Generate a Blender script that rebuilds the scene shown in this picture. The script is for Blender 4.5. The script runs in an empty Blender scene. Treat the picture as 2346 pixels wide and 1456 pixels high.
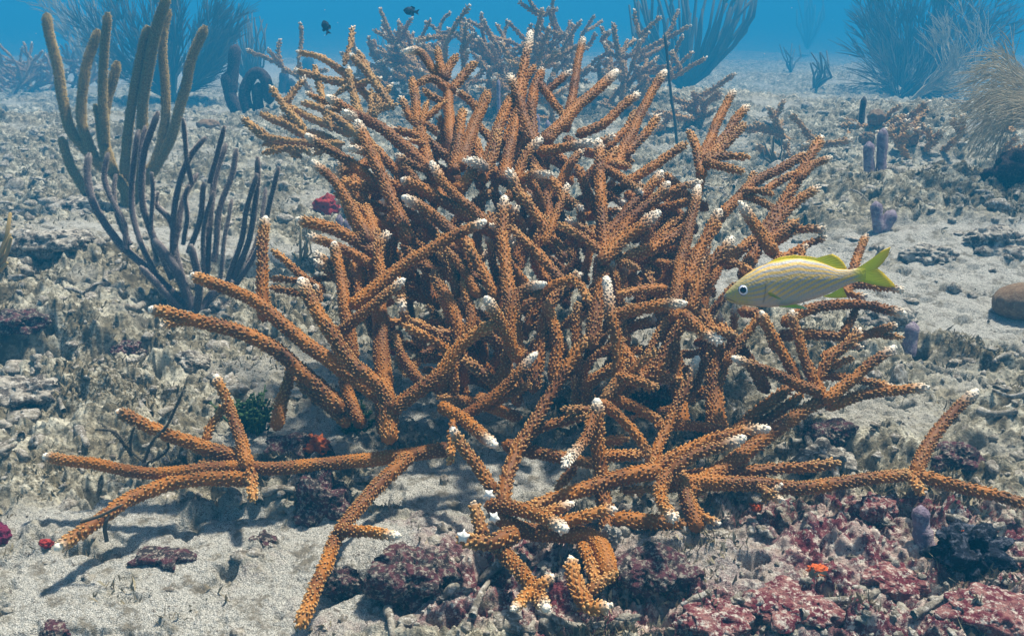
import bpy, math
import numpy as np
from mathutils import Matrix, Vector

# ------------------------------------------------------------------ camera, world, sun
F = 2031.0; W, Hh = 2346.0, 1456.0; CAMH = 0.5
PITCH = math.atan(738.0 / F)
cp, sp = math.cos(PITCH), math.sin(PITCH)
sc = bpy.context.scene
cam = bpy.data.cameras.new('camera'); camo = bpy.data.objects.new('camera', cam)
sc.collection.objects.link(camo); sc.camera = camo
cam.sensor_fit = 'HORIZONTAL'; cam.sensor_width = 36.0; cam.lens = 36.0 * F / W
cam.clip_start = 0.02; cam.clip_end = 500
camo.location = (0, 0, CAMH); camo.rotation_euler = (math.pi/2 - PITCH, 0, 0)

SUN_EL, SUN_AZ = math.radians(64), math.radians(42)      # azimuth measured from +Y (view direction) to the right
world = bpy.data.worlds.new('World'); sc.world = world; world.use_nodes = True
nt = world.node_tree; bg = nt.nodes['Background']
sky = nt.nodes.new('ShaderNodeTexSky'); sky.sky_type = 'NISHITA'; sky.sun_disc = False
sky.sun_elevation = SUN_EL; sky.sun_rotation = SUN_AZ
nt.links.new(sky.outputs[0], bg.inputs[0]); bg.inputs[1].default_value = 0.065; sky.air_density = 0.7; sky.dust_density = 3.0; sky.ozone_density = 0.6
sl = bpy.data.lights.new('sun', 'SUN'); sl.energy = 5.0; sl.angle = math.radians(4.0); sl.color = (1.0, 0.94, 0.82)
so = bpy.data.objects.new('sun', sl); sc.collection.objects.link(so)
sd = Vector((math.sin(SUN_AZ)*math.cos(SUN_EL), math.cos(SUN_AZ)*math.cos(SUN_EL), math.sin(SUN_EL)))
so.rotation_euler = sd.to_track_quat('Z', 'Y').to_euler(); so.location = sd * 5
sc.view_settings.view_transform = 'Standard'; sc.view_settings.look = 'None'
sc.view_settings.exposure = 0.92; sc.view_settings.gamma = 1.0
sc.cycles.max_bounces = 5; sc.cycles.diffuse_bounces = 3; sc.cycles.volume_bounces = 1
sc.cycles.use_denoising = True
HAZE_D = 0.118; HAZE_COL = (0.028, 0.32, 0.62)

# ------------------------------------------------------------------ helpers
col = sc.collection
rng = np.random.default_rng(7)
C0 = np.array([0, 0, CAMH]); RX = np.array([1., 0, 0]); UP = np.array([0, sp, cp]); FW = np.array([0, cp, -sp])
def unproj(px, py, z):
    return C0 + z*((px-W/2)/F*RX + (Hh/2-py)/F*UP + FW)
def zflat(py):
    d = sp + cp*(py-Hh/2)/F
    return CAMH/max(d, 1e-3)

def hashf(ix, iy, s):
    h = (ix.astype(np.int64)*374761393 + iy.astype(np.int64)*668265263 + s*974634777) & 0x7fffffff
    h = ((h ^ (h >> 13))*1274126177) & 0x7fffffff
    return ((h ^ (h >> 16)) & 0xffff)/65535.0
def pn(x, y, s=0):                       # gradient noise, about -0.7..0.7
    x0 = np.floor(x); y0 = np.floor(y); fx = x-x0; fy = y-y0
    ux = fx*fx*fx*(fx*(fx*6-15)+10); uy = fy*fy*fy*(fy*(fy*6-15)+10)
    def g(a, b):
        t = hashf(x0+a, y0+b, s)*2*np.pi
        return np.cos(t)*(fx-a)+np.sin(t)*(fy-b)
    return (g(0,0)*(1-ux)+g(1,0)*ux)*(1-uy)+(g(0,1)*(1-ux)+g(1,1)*ux)*uy
def fbm(x, y, s=0, o=4):
    r = 0; a = 1; f = 1
    for i in range(o):
        r = r + a*pn(x*f+i*17.3, y*f-i*9.1, s+i*13); a *= .5; f *= 2.03
    return r
def pn3(p, s=0):
    q0 = np.floor(p); f = p-q0; u = f*f*f*(f*(f*6-15)+10); r = 0
    for a in (0, 1):
        for b_ in (0, 1):
            for c_ in (0, 1):
                h = hashf(q0[:, 0]+a+57*(q0[:, 2]+c_), q0[:, 1]+b_-31*(q0[:, 2]+c_), s)
                r = r+(h*2-1)*(u[:, 0] if a else 1-u[:, 0])*(u[:, 1] if b_ else 1-u[:, 1])*(u[:, 2] if c_ else 1-u[:, 2])
    return r
def fbm3(p, s=0, o=5, gain=.5):
    r = 0; a = .6; f = 1.0
    for i in range(o): r = r+a*pn3(p*f+i*7.31, s+i*11); a *= gain; f *= 2.05
    return r
def worley(x, y, s=0):                   # returns F1, F2, cell random
    x0 = np.floor(x); y0 = np.floor(y)
    f1 = np.full(x.shape, 9.0); f2 = np.full(x.shape, 9.0); cr = np.zeros(x.shape)
    for a in (-1, 0, 1):
        for b in (-1, 0, 1):
            cx = x0+a; cy = y0+b
            d = np.hypot(cx+hashf(cx, cy, s)-x, cy+hashf(cx, cy, s+5)-y)
            m = d < f1
            f2 = np.where(m, f1, np.minimum(f2, d)); cr = np.where(m, hashf(cx, cy, s+9), cr); f1 = np.where(m, d, f1)
    return f1, f2, cr
def sstep(a, b, x):
    t = np.clip((x-a)/(b-a), 0, 1); return t*t*(3-2*t)

def mk_mesh(name, V, loops, starts, attrs=None, mat=None, smooth=True):
    me = bpy.data.meshes.new(name)
    me.vertices.add(len(V)); me.vertices.foreach_set('co', np.ascontiguousarray(V, dtype=np.float32).ravel())
    me.loops.add(len(loops)); me.loops.foreach_set('vertex_index', np.asarray(loops, dtype=np.int32))
    me.polygons.add(len(starts)); me.polygons.foreach_set('loop_start', np.asarray(starts, dtype=np.int32))
    me.update(calc_edges=True)
    me.polygons.foreach_set('use_smooth', np.full(len(starts), smooth))
    for k, v in (attrs or {}).items():
        v = np.asarray(v, dtype=np.float32)
        if v.ndim == 1:
            a = me.attributes.new(k, 'FLOAT', 'POINT'); a.data.foreach_set('value', v)
        else:
            a = me.attributes.new(k, 'FLOAT_COLOR', 'POINT')
            c = np.ones((len(v), 4), np.float32); c[:, :3] = v; a.data.foreach_set('color', c.ravel())
    if mat: me.materials.append(mat)
    return me

class MB:                                # collects verts / faces of mixed size, plus float attributes
    def __init__(s, names=()):
        s.V = []; s.L = []; s.S = []; s.n = 0; s.nl = 0; s.names = names; s.A = {k: [] for k in names}
    def add(s, V, quads=None, tris=None, **at):
        V = np.asarray(V, float)
        for F_ in (quads, tris):
            if F_ is not None and len(F_):
                F_ = np.asarray(F_, int); k = F_.shape[1]
                s.L.append((F_+s.n).ravel()); s.S.append(s.nl+np.arange(len(F_))*k); s.nl += F_.size
        s.V.append(V); s.n += len(V)
        for k in s.names:
            a = at.get(k, 0.0); s.A[k].append(np.broadcast_to(np.asarray(a, float), (len(V),)) if np.ndim(a) < 2 else np.asarray(a))
    def obj(s, name, mat, parent=None, origin=None):
        V = np.concatenate(s.V)
        if origin is None and parent is not None: origin = WLOC.get(parent.name, (0, 0, 0))
        if origin is None: origin = (V[:, 0].mean(), V[:, 1].mean(), V[:, 2].min())
        origin = np.array(origin, float)
        me = mk_mesh(name, V-origin, np.concatenate(s.L), np.concatenate(s.S), {k: np.concatenate(v) for k, v in s.A.items()}, mat)
        return link(name, me, parent, origin)
WLOC = {}
def link(name, me, parent=None, origin=(0, 0, 0)):
    o = bpy.data.objects.new(name, me); col.objects.link(o)
    WLOC[o.name] = np.array(origin, float)
    if parent is not None:
        o.parent = parent; o.location = Vector(WLOC[o.name]-WLOC[parent.name])
    else: o.location = Vector(origin)
    return o
def tag(o, label=None, cat=None, group=None, kind=None):
    if label: o['label'] = label
    if cat: o['category'] = cat
    if group: o['group'] = group
    if kind: o['kind'] = kind
    return o
def empty(name, loc): return link(name, None, None, loc)

def spline(P, step):                     # Catmull-Rom through the rows of P (any dimension), resampled evenly
    P = np.asarray(P, float)
    if len(P) == 2: P = np.array([P[0], (P[0]+P[1])/2, P[1]])
    E = np.vstack([2*P[0]-P[1], P, 2*P[-1]-P[-2]])
    out = []
    for i in range(1, len(E)-2):
        t = np.linspace(0, 1, 13)[:-1, None]
        a, b, c, d = E[i-1], E[i], E[i+1], E[i+2]
        out.append(.5*((2*b)+(-a+c)*t+(2*a-5*b+4*c-d)*t**2+(-a+3*b-3*c+d)*t**3))
    Q = np.vstack(out+[P[-1:]])
    s = np.r_[0, np.cumsum(np.linalg.norm(np.diff(Q[:, :3], axis=0), axis=1))]
    n = max(4, int(s[-1]/step)+1); u = np.linspace(0, s[-1], n)
    return np.stack([np.interp(u, s, Q[:, k]) for k in range(Q.shape[1])], 1), u
def frames(P):
    T = np.gradient(P, axis=0); T /= np.linalg.norm(T, axis=1)[:, None]+1e-12
    a = np.array([0, 0, 1.]) if abs(T[0, 2]) < .9 else np.array([1., 0, 0])
    N = np.zeros_like(P); n = np.cross(T[0], a)
    for i in range(len(P)):
        n = n-T[i]*n.dot(T[i]); n /= np.linalg.norm(n)+1e-12; N[i] = n
    return T, N, np.cross(T, N)
def tube(mb, P, R, k=8, cap=True, wob=0.0, **at):
    P = np.asarray(P, float); T, N, B = frames(P); n = len(P); R = np.broadcast_to(R, (n,)).astype(float)
    th = np.arange(k)*2*np.pi/k
    D = N[:, None]*np.cos(th)[None, :, None]+B[:, None]*np.sin(th)[None, :, None]
    RR = R[:, None]*(1+wob*rng.normal(size=(n, k))) if wob else R[:, None]*np.ones((1, k))
    V = (P[:, None]+D*RR[..., None]).reshape(-1, 3)
    i, j = np.meshgrid(np.arange(n-1), np.arange(k), indexing='ij'); j2 = (j+1) % k
    Q = np.stack([i*k+j, i*k+j2, (i+1)*k+j2, (i+1)*k+j], -1).reshape(-1, 4)
    at = {q: (np.repeat(v, k) if np.ndim(v) == 1 else v) for q, v in at.items()}
    tr = None
    if cap:
        V = np.vstack([V, P[-1]+T[-1]*R[-1]*.5]); j = np.arange(k)
        tr = np.stack([(n-1)*k+j, (n-1)*k+(j+1) % k, np.full(k, n*k)], 1)
        at = {q: (np.append(v, v[-1]) if np.ndim(v) == 1 else v) for q, v in at.items()}
    mb.add(V, Q, tr, **at)
def blob(mb, c, r, amp=.2, fr=2.0, sub=24, squash=(1, 1, 1), seed=0, rot=0, **at):  # noisy closed lump
    u = np.linspace(0, np.pi, sub); v = np.arange(sub*2)*np.pi/sub
    U, Vv = np.meshgrid(u, v, indexing='ij')
    d = np.stack([np.sin(U)*np.cos(Vv), np.sin(U)*np.sin(Vv), np.cos(U)], -1).reshape(-1, 3)
    nn = fbm3(d*np.array(squash)*fr+seed*3.7, seed, 7 if sub > 30 else 4, .47)
    p = d*np.array(squash)*r*(1+amp*nn*1.6)[:, None]
    ca, sa = math.cos(rot), math.sin(rot); p[:, :2] = p[:, :2] @ np.array([[ca, sa], [-sa, ca]])
    k = sub*2; i, j = np.meshgrid(np.arange(sub-1), np.arange(k), indexing='ij')
    Q = np.stack([i*k+j, (i+1)*k+j, (i+1)*k+(j+1) % k, i*k+(j+1) % k], -1).reshape(-1, 4)
    mb.add(p+np.asarray(c), Q, None, **at)

# ------------------------------------------------------------------ materials
def mat(name, rough=.8, spec=.2):
    m = bpy.data.materials.new(name); m.use_nodes = True
    b = m.node_tree.nodes['Principled BSDF']; b.inputs['Roughness'].default_value = rough
    b.inputs['Specular IOR Level'].default_value = spec
    return m, m.node_tree, b
def node(t, ty, **kw):
    n = t.nodes.new(ty)
    for k, v in kw.items():
        if k.startswith('i_'): n.inputs[k[2:].replace('_', ' ')].default_value = v
        else: setattr(n, k, v)
    return n
def mixc(t, fac, a, b, mode='MIX'):
    n = t.nodes.new('ShaderNodeMix'); n.data_type = 'RGBA'; n.blend_type = mode
    for s, v in ((n.inputs[0], fac), (n.inputs[6], a), (n.inputs[7], b)):
        if isinstance(v, (int, float)): s.default_value = v
        elif isinstance(v, tuple): s.default_value = (*v, 1)
        else: t.links.new(v, s)
    return n.outputs[2]
def attr(t, n): 
    a = node(t, 'ShaderNodeAttribute', attribute_name=n); return a
def noise(t, scale, det=3, rough=.6, vec=None):
    n = node(t, 'ShaderNodeTexNoise', i_Scale=scale, i_Detail=det, i_Roughness=rough)
    if vec is None:
        g = t.nodes.new('ShaderNodeNewGeometry'); vec = g.outputs['Position']
    t.links.new(vec, n.inputs['Vector']); return n.outputs[0]
def ramp(t, fac, lo, hi):
    m = node(t, 'ShaderNodeMapRange', interpolation_type='SMOOTHSTEP'); m.inputs[1].default_value = lo; m.inputs[2].default_value = hi
    t.links.new(fac, m.inputs[0]); return m.outputs[0]
def bump(t, b, h, dist, strength=1.0):
    n = node(t, 'ShaderNodeBump', i_Strength=strength, i_Distance=dist)
    t.links.new(h, n.inputs['Height']); t.links.new(n.outputs[0], b.inputs['Normal'])

def coral_mat(name, dark, mid, pale):
    m, t, b = mat(name, .62, .28)
    n1 = ramp(t, noise(t, 22, 2), .35, .65)
    c = mixc(t, n1, dark, mid)
    pn_ = node(t, 'ShaderNodeMath', operation='MULTIPLY'); t.links.new(attr(t, 'pale').outputs['Fac'], pn_.inputs[0]); t.links.new(ramp(t, noise(t, 9, 3), .2, .55), pn_.inputs[1])
    c = mixc(t, pn_.outputs[0], c, pale)
    c = mixc(t, attr(t, 'white').outputs['Fac'], c, (.90, .82, .66))
    t.links.new(c, b.inputs['Base Color'])
    bump(t, b, noise(t, 900, 2), .0006, .6)
    return m
M_coral = coral_mat('coral_brown', (.13, .036, .0015), (.34, .112, .002), (.82, .50, .18))
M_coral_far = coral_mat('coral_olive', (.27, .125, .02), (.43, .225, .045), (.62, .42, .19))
def rod_mat(name, c1, c2, fuzz=(.6, .5, .3)):
    m, t, b = mat(name, .85, .1)
    c = mixc(t, noise(t, 160, 3), c1, c2)
    c = mixc(t, attr(t, 'pale').outputs['Fac'], c, fuzz)
    t.links.new(c, b.inputs['Base Color']); bump(t, b, noise(t, 500, 2), .001, .8)
    return m
M_rod_y = rod_mat('sea_rod_tan', (.15, .092, .022), (.27, .175, .05), (.58, .43, .18))
M_rod_p = rod_mat('sea_rod_purple', (.040, .036, .050), (.12, .105, .125), (.60, .50, .42))
M_rod_d = rod_mat('gorgonian_dark', (.03, .028, .03), (.09, .075, .06), (.16, .13, .10))
M_rod_g = rod_mat('gorgonian_grey', (.045, .04, .032), (.10, .09, .07), (.22, .20, .15))
M_plume = rod_mat('sea_plume_tan', (.30, .24, .14), (.46, .38, .24), (.55, .47, .33))
M_plume_d = rod_mat('sea_plume_dark', (.03, .03, .022), (.085, .075, .048), (.16, .14, .09))
def lump_mat(name, c1, c2, c3, sc_=60, rough=.85):
    m, t, b = mat(name, rough, .15)
    c = mixc(t, ramp(t, noise(t, sc_, 4), .42, .6), c1, c2)
    c = mixc(t, ramp(t, noise(t, sc_*2.1, 5, .75), .50, .62), c, c3)
    t.links.new(c, b.inputs['Base Color']); bump(t, b, noise(t, sc_*5, 4, .7), .004, 1)
    return m
M_rock = lump_mat('reef_rock', (.10, .085, .07), (.42, .38, .31), (.60, .56, .48))
M_rock_p = lump_mat('rock_purple_crust', (.045, .035, .035), (.13, .045, .055), (.42, .37, .30), 110)
M_rock_pink = lump_mat('rock_pink_crust', (.14, .022, .032), (.33, .15, .13), (.66, .58, .49), 85)
M_red = lump_mat('sponge_red', (.30, .02, .02), (.42, .05, .04), (.20, .015, .02))
M_orange = lump_mat('sponge_orange', (.70, .14, .03), (.80, .22, .06), (.60, .10, .03))
M_magenta = lump_mat('sponge_magenta', (.12, .01, .05), (.20, .02, .06), (.08, .01, .04))
M_black = lump_mat('sponge_black', (.006, .008, .014), (.012, .016, .03), (.10, .11, .14))
M_lilac = lump_mat('sponge_lilac', (.20, .15, .20), (.34, .27, .33), (.42, .36, .38))
M_brown = lump_mat('coral_head_brown', (.20, .12, .06), (.28, .18, .10), (.34, .24, .14), 90)
M_rope = lump_mat('sponge_dark_brown', (.035, .022, .025), (.07, .045, .04), (.16, .11, .08), 90)
M_green = lump_mat('algae_green', (.03, .08, .02), (.08, .16, .05), (.16, .24, .10), 150)
M_bits = lump_mat('rubble_bits', (.20, .17, .13), (.44, .40, .32), (.66, .62, .55), 90)
M_tuft = rod_mat('turf_brown', (.10, .08, .045), (.24, .19, .11), (.40, .34, .22))

# ------------------------------------------------------------------ terrain
def G(px, py): # flat-ground position under a pixel
    p = unproj(px, py, zflat(py)); return p[0], p[1]
def ell(x, y, px, py, rx, ry, soft=.35, ang=0.0):  # soft elliptic mask centred under a pixel, radii in metres
    cx, cy = G(px, py); dx = x-cx; dy = y-cy
    ca, sa = math.cos(ang), math.sin(ang); a = (dx*ca+dy*sa)/rx; b = (-dx*sa+dy*ca)/ry
    return 1-sstep(1-soft, 1+soft, np.hypot(a, b))
MOUNDS = [(110, 590, .30, .22, .055), (330, 880, .12, .08, .02), (560, 480, .25, .15, .03), (1080, 250, 1.0, .7, .10), (60, 330, 1.0, .8, .12), (2250, 560, .55, .45, .10), (2000, 480, .5, .3, .04), (150, 640, .35, .18, .03),
          (2250, 330, .9, .7, .14), (1650, 230, 1.6, 1.0, .10), (2060, 1290, .13, .07, .018), (950, 1290, .07, .05, .03), (1480, 1290, .1, .06, .03)]
FARM = [(-3, 11, 2, 1.0, .22), (1.5, 13, 2.5, 1.2, .30), (5, 10, 2, 1.3, .30), (-7, 14, 3, 2, .5), (9, 16, 3, 2, .6), (3.4, 8, 1.0, .6, .12), (-1.6, 8.2, .9, .5, .10), (-12, 18, 4, 3, .8), (4, 20, 4, 2, .5)]
SANDS = [(200, 1370, .27, .15), (330, 1250, .26, .08), (2100, 640, .5, .12), (1060, 900, .10, .13), (1030, 1110, .07, .05), (2120, 700, .26, .10), (2330, 760, .2, .1),
         (420, 590, .35, .12), (1780, 640, .2, .12), (1180, 1080, .06, .04), (700, 1000, .1, .06), (860, 1240, .03, .03), (640, 100, 3, 2.5), (1750, 690, .12, .1)]
def masks(x, y):
    w = pn(x*4, y*4, 91)*.25
    sand = np.zeros_like(x)
    for s in SANDS: sand = np.maximum(sand, ell(x+w*.12, y+w*.1, *s))
    sand = np.clip(sand*(1.0+.8*fbm(x*14, y*14, 5, 4)) + .65*sstep(.12, .4, fbm(x*3.1, y*3.1, 44, 3)), 0, 1)
    crust = ell(x, y, 2050, 1330, .42, .16, .5)*.66
    crust = np.maximum(crust, ell(x, y, 980, 1360, .22, .07, .5)*.7)
    crust = np.maximum(crust, ell(x, y, 1550, 1330, .26, .10, .5)*.85)
    crust = np.maximum(crust, ell(x, y, 950, 1280, .14, .08, .5)*.75)
    crust = np.maximum(crust, ell(x, y, 2100, 900, .3, .14, .6)*.35)
    crust = np.maximum(crust, .24)
    return sand, crust
def height(x, y, fine=True):
    x = np.asarray(x, float); y = np.asarray(y, float)
    h = .05*fbm(x*.9, y*.9, 3, 2)*np.clip((y-.8)/2, 0, 1.4)
    for m in FARM: h = h+.35*m[4]*np.exp(-(((x-m[0])/m[2])**2+((y-m[1])/m[3])**2))
    for m in MOUNDS:
        cx, cy = G(m[0], m[1]); h = h+m[4]*np.exp(-(((x-cx)/m[2])**2+((y-cy)/m[3])**2))
    cx, cy = G(90, 800)                                      # ledge with a dark undercut on the left
    e = (y-cy-.05*(x-cx)+.03*pn(x*9, y*9, 8))
    lw = 1-sstep(.10, .24, np.abs(x-cx+.03))
    h = h+lw*.045*sstep(-.02, .03, e)*(1-sstep(.05, .35, e))-lw*.05*np.exp(-((e+.03)/.02)**2)*sstep(-.2, .2, pn(x*12, y*3, 19)+.15)
    d_ = np.hypot(x, y); h = h-.035*np.clip(d_-2.2, 0, 28)
    if not fine: return h
    sand, crust = masks(x, y); rk = 1-sand
    wx = x+.02*pn(x*18, y*18, 61); wy = y+.02*pn(x*18, y*18, 62)
    f1, f2, cr = worley(wx*7, wy*9, 1); h = h+rk*(.028*(.55-f1)*(.3+cr))
    f1, f2, cr = worley(wx*19+5, wy*23, 2); h = h+rk*(.017*np.clip(.62-f1, 0, 1)*(.2+1.3*cr)*(cr > .3))+rk*.022*fbm(x*13, y*16, 37, 5)
    f1, f2, cr = worley(wx*48, wy*52+3, 3); h = h+rk*(.0070*np.clip(.6-f1, 0, 1)*(cr > .6)*(.5+cr))
    rid = 1-np.abs(fbm(x*26, y*30, 31, 4))*2.2
    h = h+rk*.008*rid*sstep(-.1, .3, pn(x*7, y*7, 77))
    h = h+rk*.013*fbm(x*60, y*60, 21, 4)+.0022*fbm(x*130, y*130, 23, 3)+.004*sand*fbm(x*11, y*15, 29, 3)
    pits = sstep(.27, .45, fbm(x*21, y*27, 51, 3)); h = h-rk*.046*pits-(1-rk)*.008*sstep(.18, .40, fbm(x*17, y*21, 52, 4))
    return h
def hit(px, py, fine=False):
    d = unproj(px, py, 1.0)-C0
    zs = np.geomspace(.3, 70, 3000); P = C0+zs[:, None]*d
    below = P[:, 2] < height(P[:, 0], P[:, 1], fine)
    i = int(np.argmax(below)) if below.any() else len(zs)-1
    return P[i], zs[i]

def build_ground():
    az = np.concatenate([np.radians(np.linspace(-180, -46, 60))[:-1], np.radians(np.linspace(-46, 46, 1300)), np.radians(np.linspace(46, 180, 60))[1:]])
    r = np.concatenate([np.linspace(.02, .42, 14)[:-1], np.geomspace(.42, 4.2, 980)[:-1], np.geomspace(4.2, 80, 330)])
    A, R = np.meshgrid(az, r, indexing='xy'); x = (R*np.sin(A)).ravel(); y = (R*np.cos(A)).ravel()
    h = height(x, y); sand, crust = masks(x, y)
    fade = 1-sstep(8, 40, np.hypot(x, y)); h = h*fade-.98*(1-fade)
    k = len(az); n = len(r)
    i, j = np.meshgrid(np.arange(n-1), np.arange(k-1), indexing='ij')
    Q = np.stack([i*k+j, i*k+j+1, (i+1)*k+j+1, (i+1)*k+j], -1).reshape(-1, 4)
    turf = sstep(-.12, .35, fbm(x*8, y*9, 71, 4))*(1-sand*.8)
    me = mk_mesh('seabed', np.stack([x, y, h], 1), Q.ravel(), np.arange(len(Q))*4, {'sand': sand, 'crust': crust, 'turf': turf}, M_ground)
    return tag(link('seabed', me), kind='structure')
M_ground, t, b = mat('seabed', .92, .1)
n_big = noise(t, 9, 5, .65); n_mid = noise(t, 38, 5, .7); n_fine = noise(t, 190, 4, .75); n_grain = noise(t, 900, 2, .7); n_c = noise(t, 22, 5, .7)
c = mixc(t, ramp(t, n_mid, .40, .62), (.24, .21, .14), (.74, .70, .55))
c = mixc(t, ramp(t, n_big, .44, .60), c, mixc(t, ramp(t, n_mid, .42, .60), (.15, .125, .075), (.46, .41, .29))); c = mixc(t, ramp(t, n_fine, .50, .66), c, (.10, .085, .06))
tf = node(t, 'ShaderNodeMath', operation='MULTIPLY'); t.links.new(attr(t, 'turf').outputs['Fac'], tf.inputs[0]); t.links.new(ramp(t, n_fine, .38, .58), tf.inputs[1])
c = mixc(t, tf.outputs[0], c, (.12, .095, .05))
cr = node(t, 'ShaderNodeMath', operation='ADD'); t.links.new(attr(t, 'crust').outputs['Fac'], cr.inputs[0]); t.links.new(n_c, cr.inputs[1])
crm = ramp(t, cr.outputs[0], .98, 1.18)
cc = mixc(t, ramp(t, n_fine, .38, .55), (.09, .016, .026), (.21, .055, .065))
cc = mixc(t, ramp(t, n_mid, .46, .58), cc, (.50, .38, .32)); cc = mixc(t, ramp(t, noise(t, 120, 4, .8), .52, .62), cc, (.74, .66, .56)); cc = mixc(t, ramp(t, noise(t, 95, 4, .8), .56, .66), cc, (.06, .03, .05))
c = mixc(t, crm, c, cc)
wh = ramp(t, noise(t, 70, 4, .8), .60, .70); c = mixc(t, wh, c, (.74, .70, .62))
sd_c = mixc(t, ramp(t, n_grain, .35, .65), (.21, .20, .165), (.70, .68, .61))
sd_c = mixc(t, ramp(t, n_fine, .56, .68), sd_c, (.13, .105, .08)); sd_c = mixc(t, ramp(t, n_mid, .50, .64), sd_c, (.21, .185, .14))
c = mixc(t, attr(t, 'sand').outputs['Fac'], c, sd_c)
t.links.new(c, b.inputs['Base Color'])
hh = node(t, 'ShaderNodeMath', operation='ADD'); g2 = node(t, 'ShaderNodeMath', operation='MULTIPLY'); g2.inputs[1].default_value = .35
t.links.new(n_grain, g2.inputs[0]); t.links.new(g2.outputs[0], hh.inputs[0]); t.links.new(n_fine, hh.inputs[1]); bump(t, b, hh.outputs[0], .006, 1)
build_ground()

# ------------------------------------------------------------------ staghorn coral branches
ENV_Y = [-50, 100, 400, 700, 950, 1100, 1250, 1400, 1500]
ENV_Z = [1.42, 1.32, 1.12, .98, .92, .86, .78, .70, .66]
def env(py): return float(np.interp(py, ENV_Y, ENV_Z))
def to3(pts, L0, L1, zf=None):
    """picture-traced centre line -> world points; depth runs from L0 (base) to L1 (tip), in cm behind the colony's front"""
    n = len(pts); out = []
    for i, (x, y) in enumerate(pts):
        f_ = i/(n-1); z = (zf(x, y) if zf else env(y))+(L0*(1-f_)+L1*f_)*.01
        z = min(z, zflat(y)*.985-.004) if y > 60 else z
        p = unproj(x, y, z); out.append([*p, z])
    return np.array(out)
RINGS = {6: ([0, .5, .86], [1., .90, .60], 6), 5: ([0, .7], [1., .85], 5), 4: ([0, .7], [1., .8], 4)}
def corallites(mb, P, R, u, s0, s1, pitch, k, white, seed, hgt=1.0):
    g = np.random.default_rng(seed); T, N, B = frames(P)
    ss = np.arange(max(s0, 0), s1, pitch*.92)
    S = []; TH = []
    for q, s in enumerate(ss):
        r = np.interp(s, u, R); m = max(5, int(round(2*np.pi*r/pitch)))
        S.append(np.full(m, s)+g.normal(0, pitch*.19, m)); TH.append((np.arange(m)+.5*(q % 2)+g.normal(0, .15, m))*2*np.pi/m)
    if not S: return
    S = np.clip(np.concatenate(S), s0, s1); TH = np.concatenate(TH); L = u[-1]
    kp = g.random(len(S)) > .07; S, TH = S[kp], TH[kp]
    if not len(S): return
    fi = np.interp(S, u, np.arange(len(u))); i0 = fi.astype(int)
    def ip(A): i1 = np.minimum(i0+1, len(u)-1); w = (fi-i0)[:, None]; return A[i0]*(1-w)+A[i1]*w
    p, tt, nn, bb = ip(P), ip(T), ip(N), ip(B); r = np.interp(S, u, R)
    out = nn*np.cos(TH)[:, None]+bb*np.sin(TH)[:, None]
    tipf = np.clip(1-(L-S)/.055, 0, 1)
    al = np.radians(50-4*tipf+g.normal(0, 7, len(S)))
    # near the rounded end the surface faces forward
    endf = np.clip(1-(L-S)/(r.max()*1.1+1e-6), 0, 1)[:, None]
    out = out*(1-.75*endf)+tt*.75*endf; out /= np.linalg.norm(out, axis=1)[:, None]
    ax = out*np.cos(al)[:, None]+tt*np.sin(al)[:, None]; ax /= np.linalg.norm(ax, axis=1)[:, None]
    e1 = np.cross(ax, tt); e1 /= np.linalg.norm(e1, axis=1)[:, None]+1e-9; e2 = np.cross(ax, e1)
    rb = pitch*.29*(1+.18*g.normal(size=len(S))+.18*tipf); hb = pitch*hgt*(.56+.15*g.normal(size=len(S))+.10*tipf*(1-2.2*endf[:, 0])); hb = np.clip(hb, pitch*.25, None)
    hs, rs, kk = RINGS[k]; th = np.arange(kk)*2*np.pi/kk
    base = p+(out*(r[:, None]*.93))
    rows = []
    for h_, r_ in zip(hs, rs):
        c_ = base+ax*(hb*h_)[:, None]
        rows.append(c_[:, None]+(e1[:, None]*np.cos(th)[None, :, None]+e2[:, None]*np.sin(th)[None, :, None])*(rb*r_)[:, None, None])
    V = np.concatenate(rows, 1); ap = (base+ax*(hb*1.04)[:, None])[:, None]
    V = np.concatenate([V, ap], 1); nv = V.shape[1]; n = len(S)
    j = np.arange(kk); q = []
    for a in range(len(hs)-1): q.append(np.stack([a*kk+j, a*kk+(j+1) % kk, (a+1)*kk+(j+1) % kk, (a+1)*kk+j], 1))
    q = np.concatenate(q); a = len(hs)-1; tr = np.stack([a*kk+j, a*kk+(j+1) % kk, np.full(kk, nv-1)], 1)
    off = np.arange(n)[:, None, None]*nv
    pl = np.concatenate([np.full(kk, .05)] + [np.full(kk, .9*h_**2) for h_ in hs[1:]]+[[1.0]])
    pale = np.clip(pl[None]*(.50+.35*g.random(n)+.25*tipf)[:, None]+.20*tipf[:, None]**2, 0, 1)
    wv = np.interp(S, u, white)[:, None]; wv = np.clip(wv*(.65+.6*pl[None])+wv*.2, 0, 1)
    mb.add(V.reshape(-1, 3), (q[None]+off).reshape(-1, 4), (tr[None]+off).reshape(-1, 3), pale=pale.ravel(), white=wv.ravel())
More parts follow.
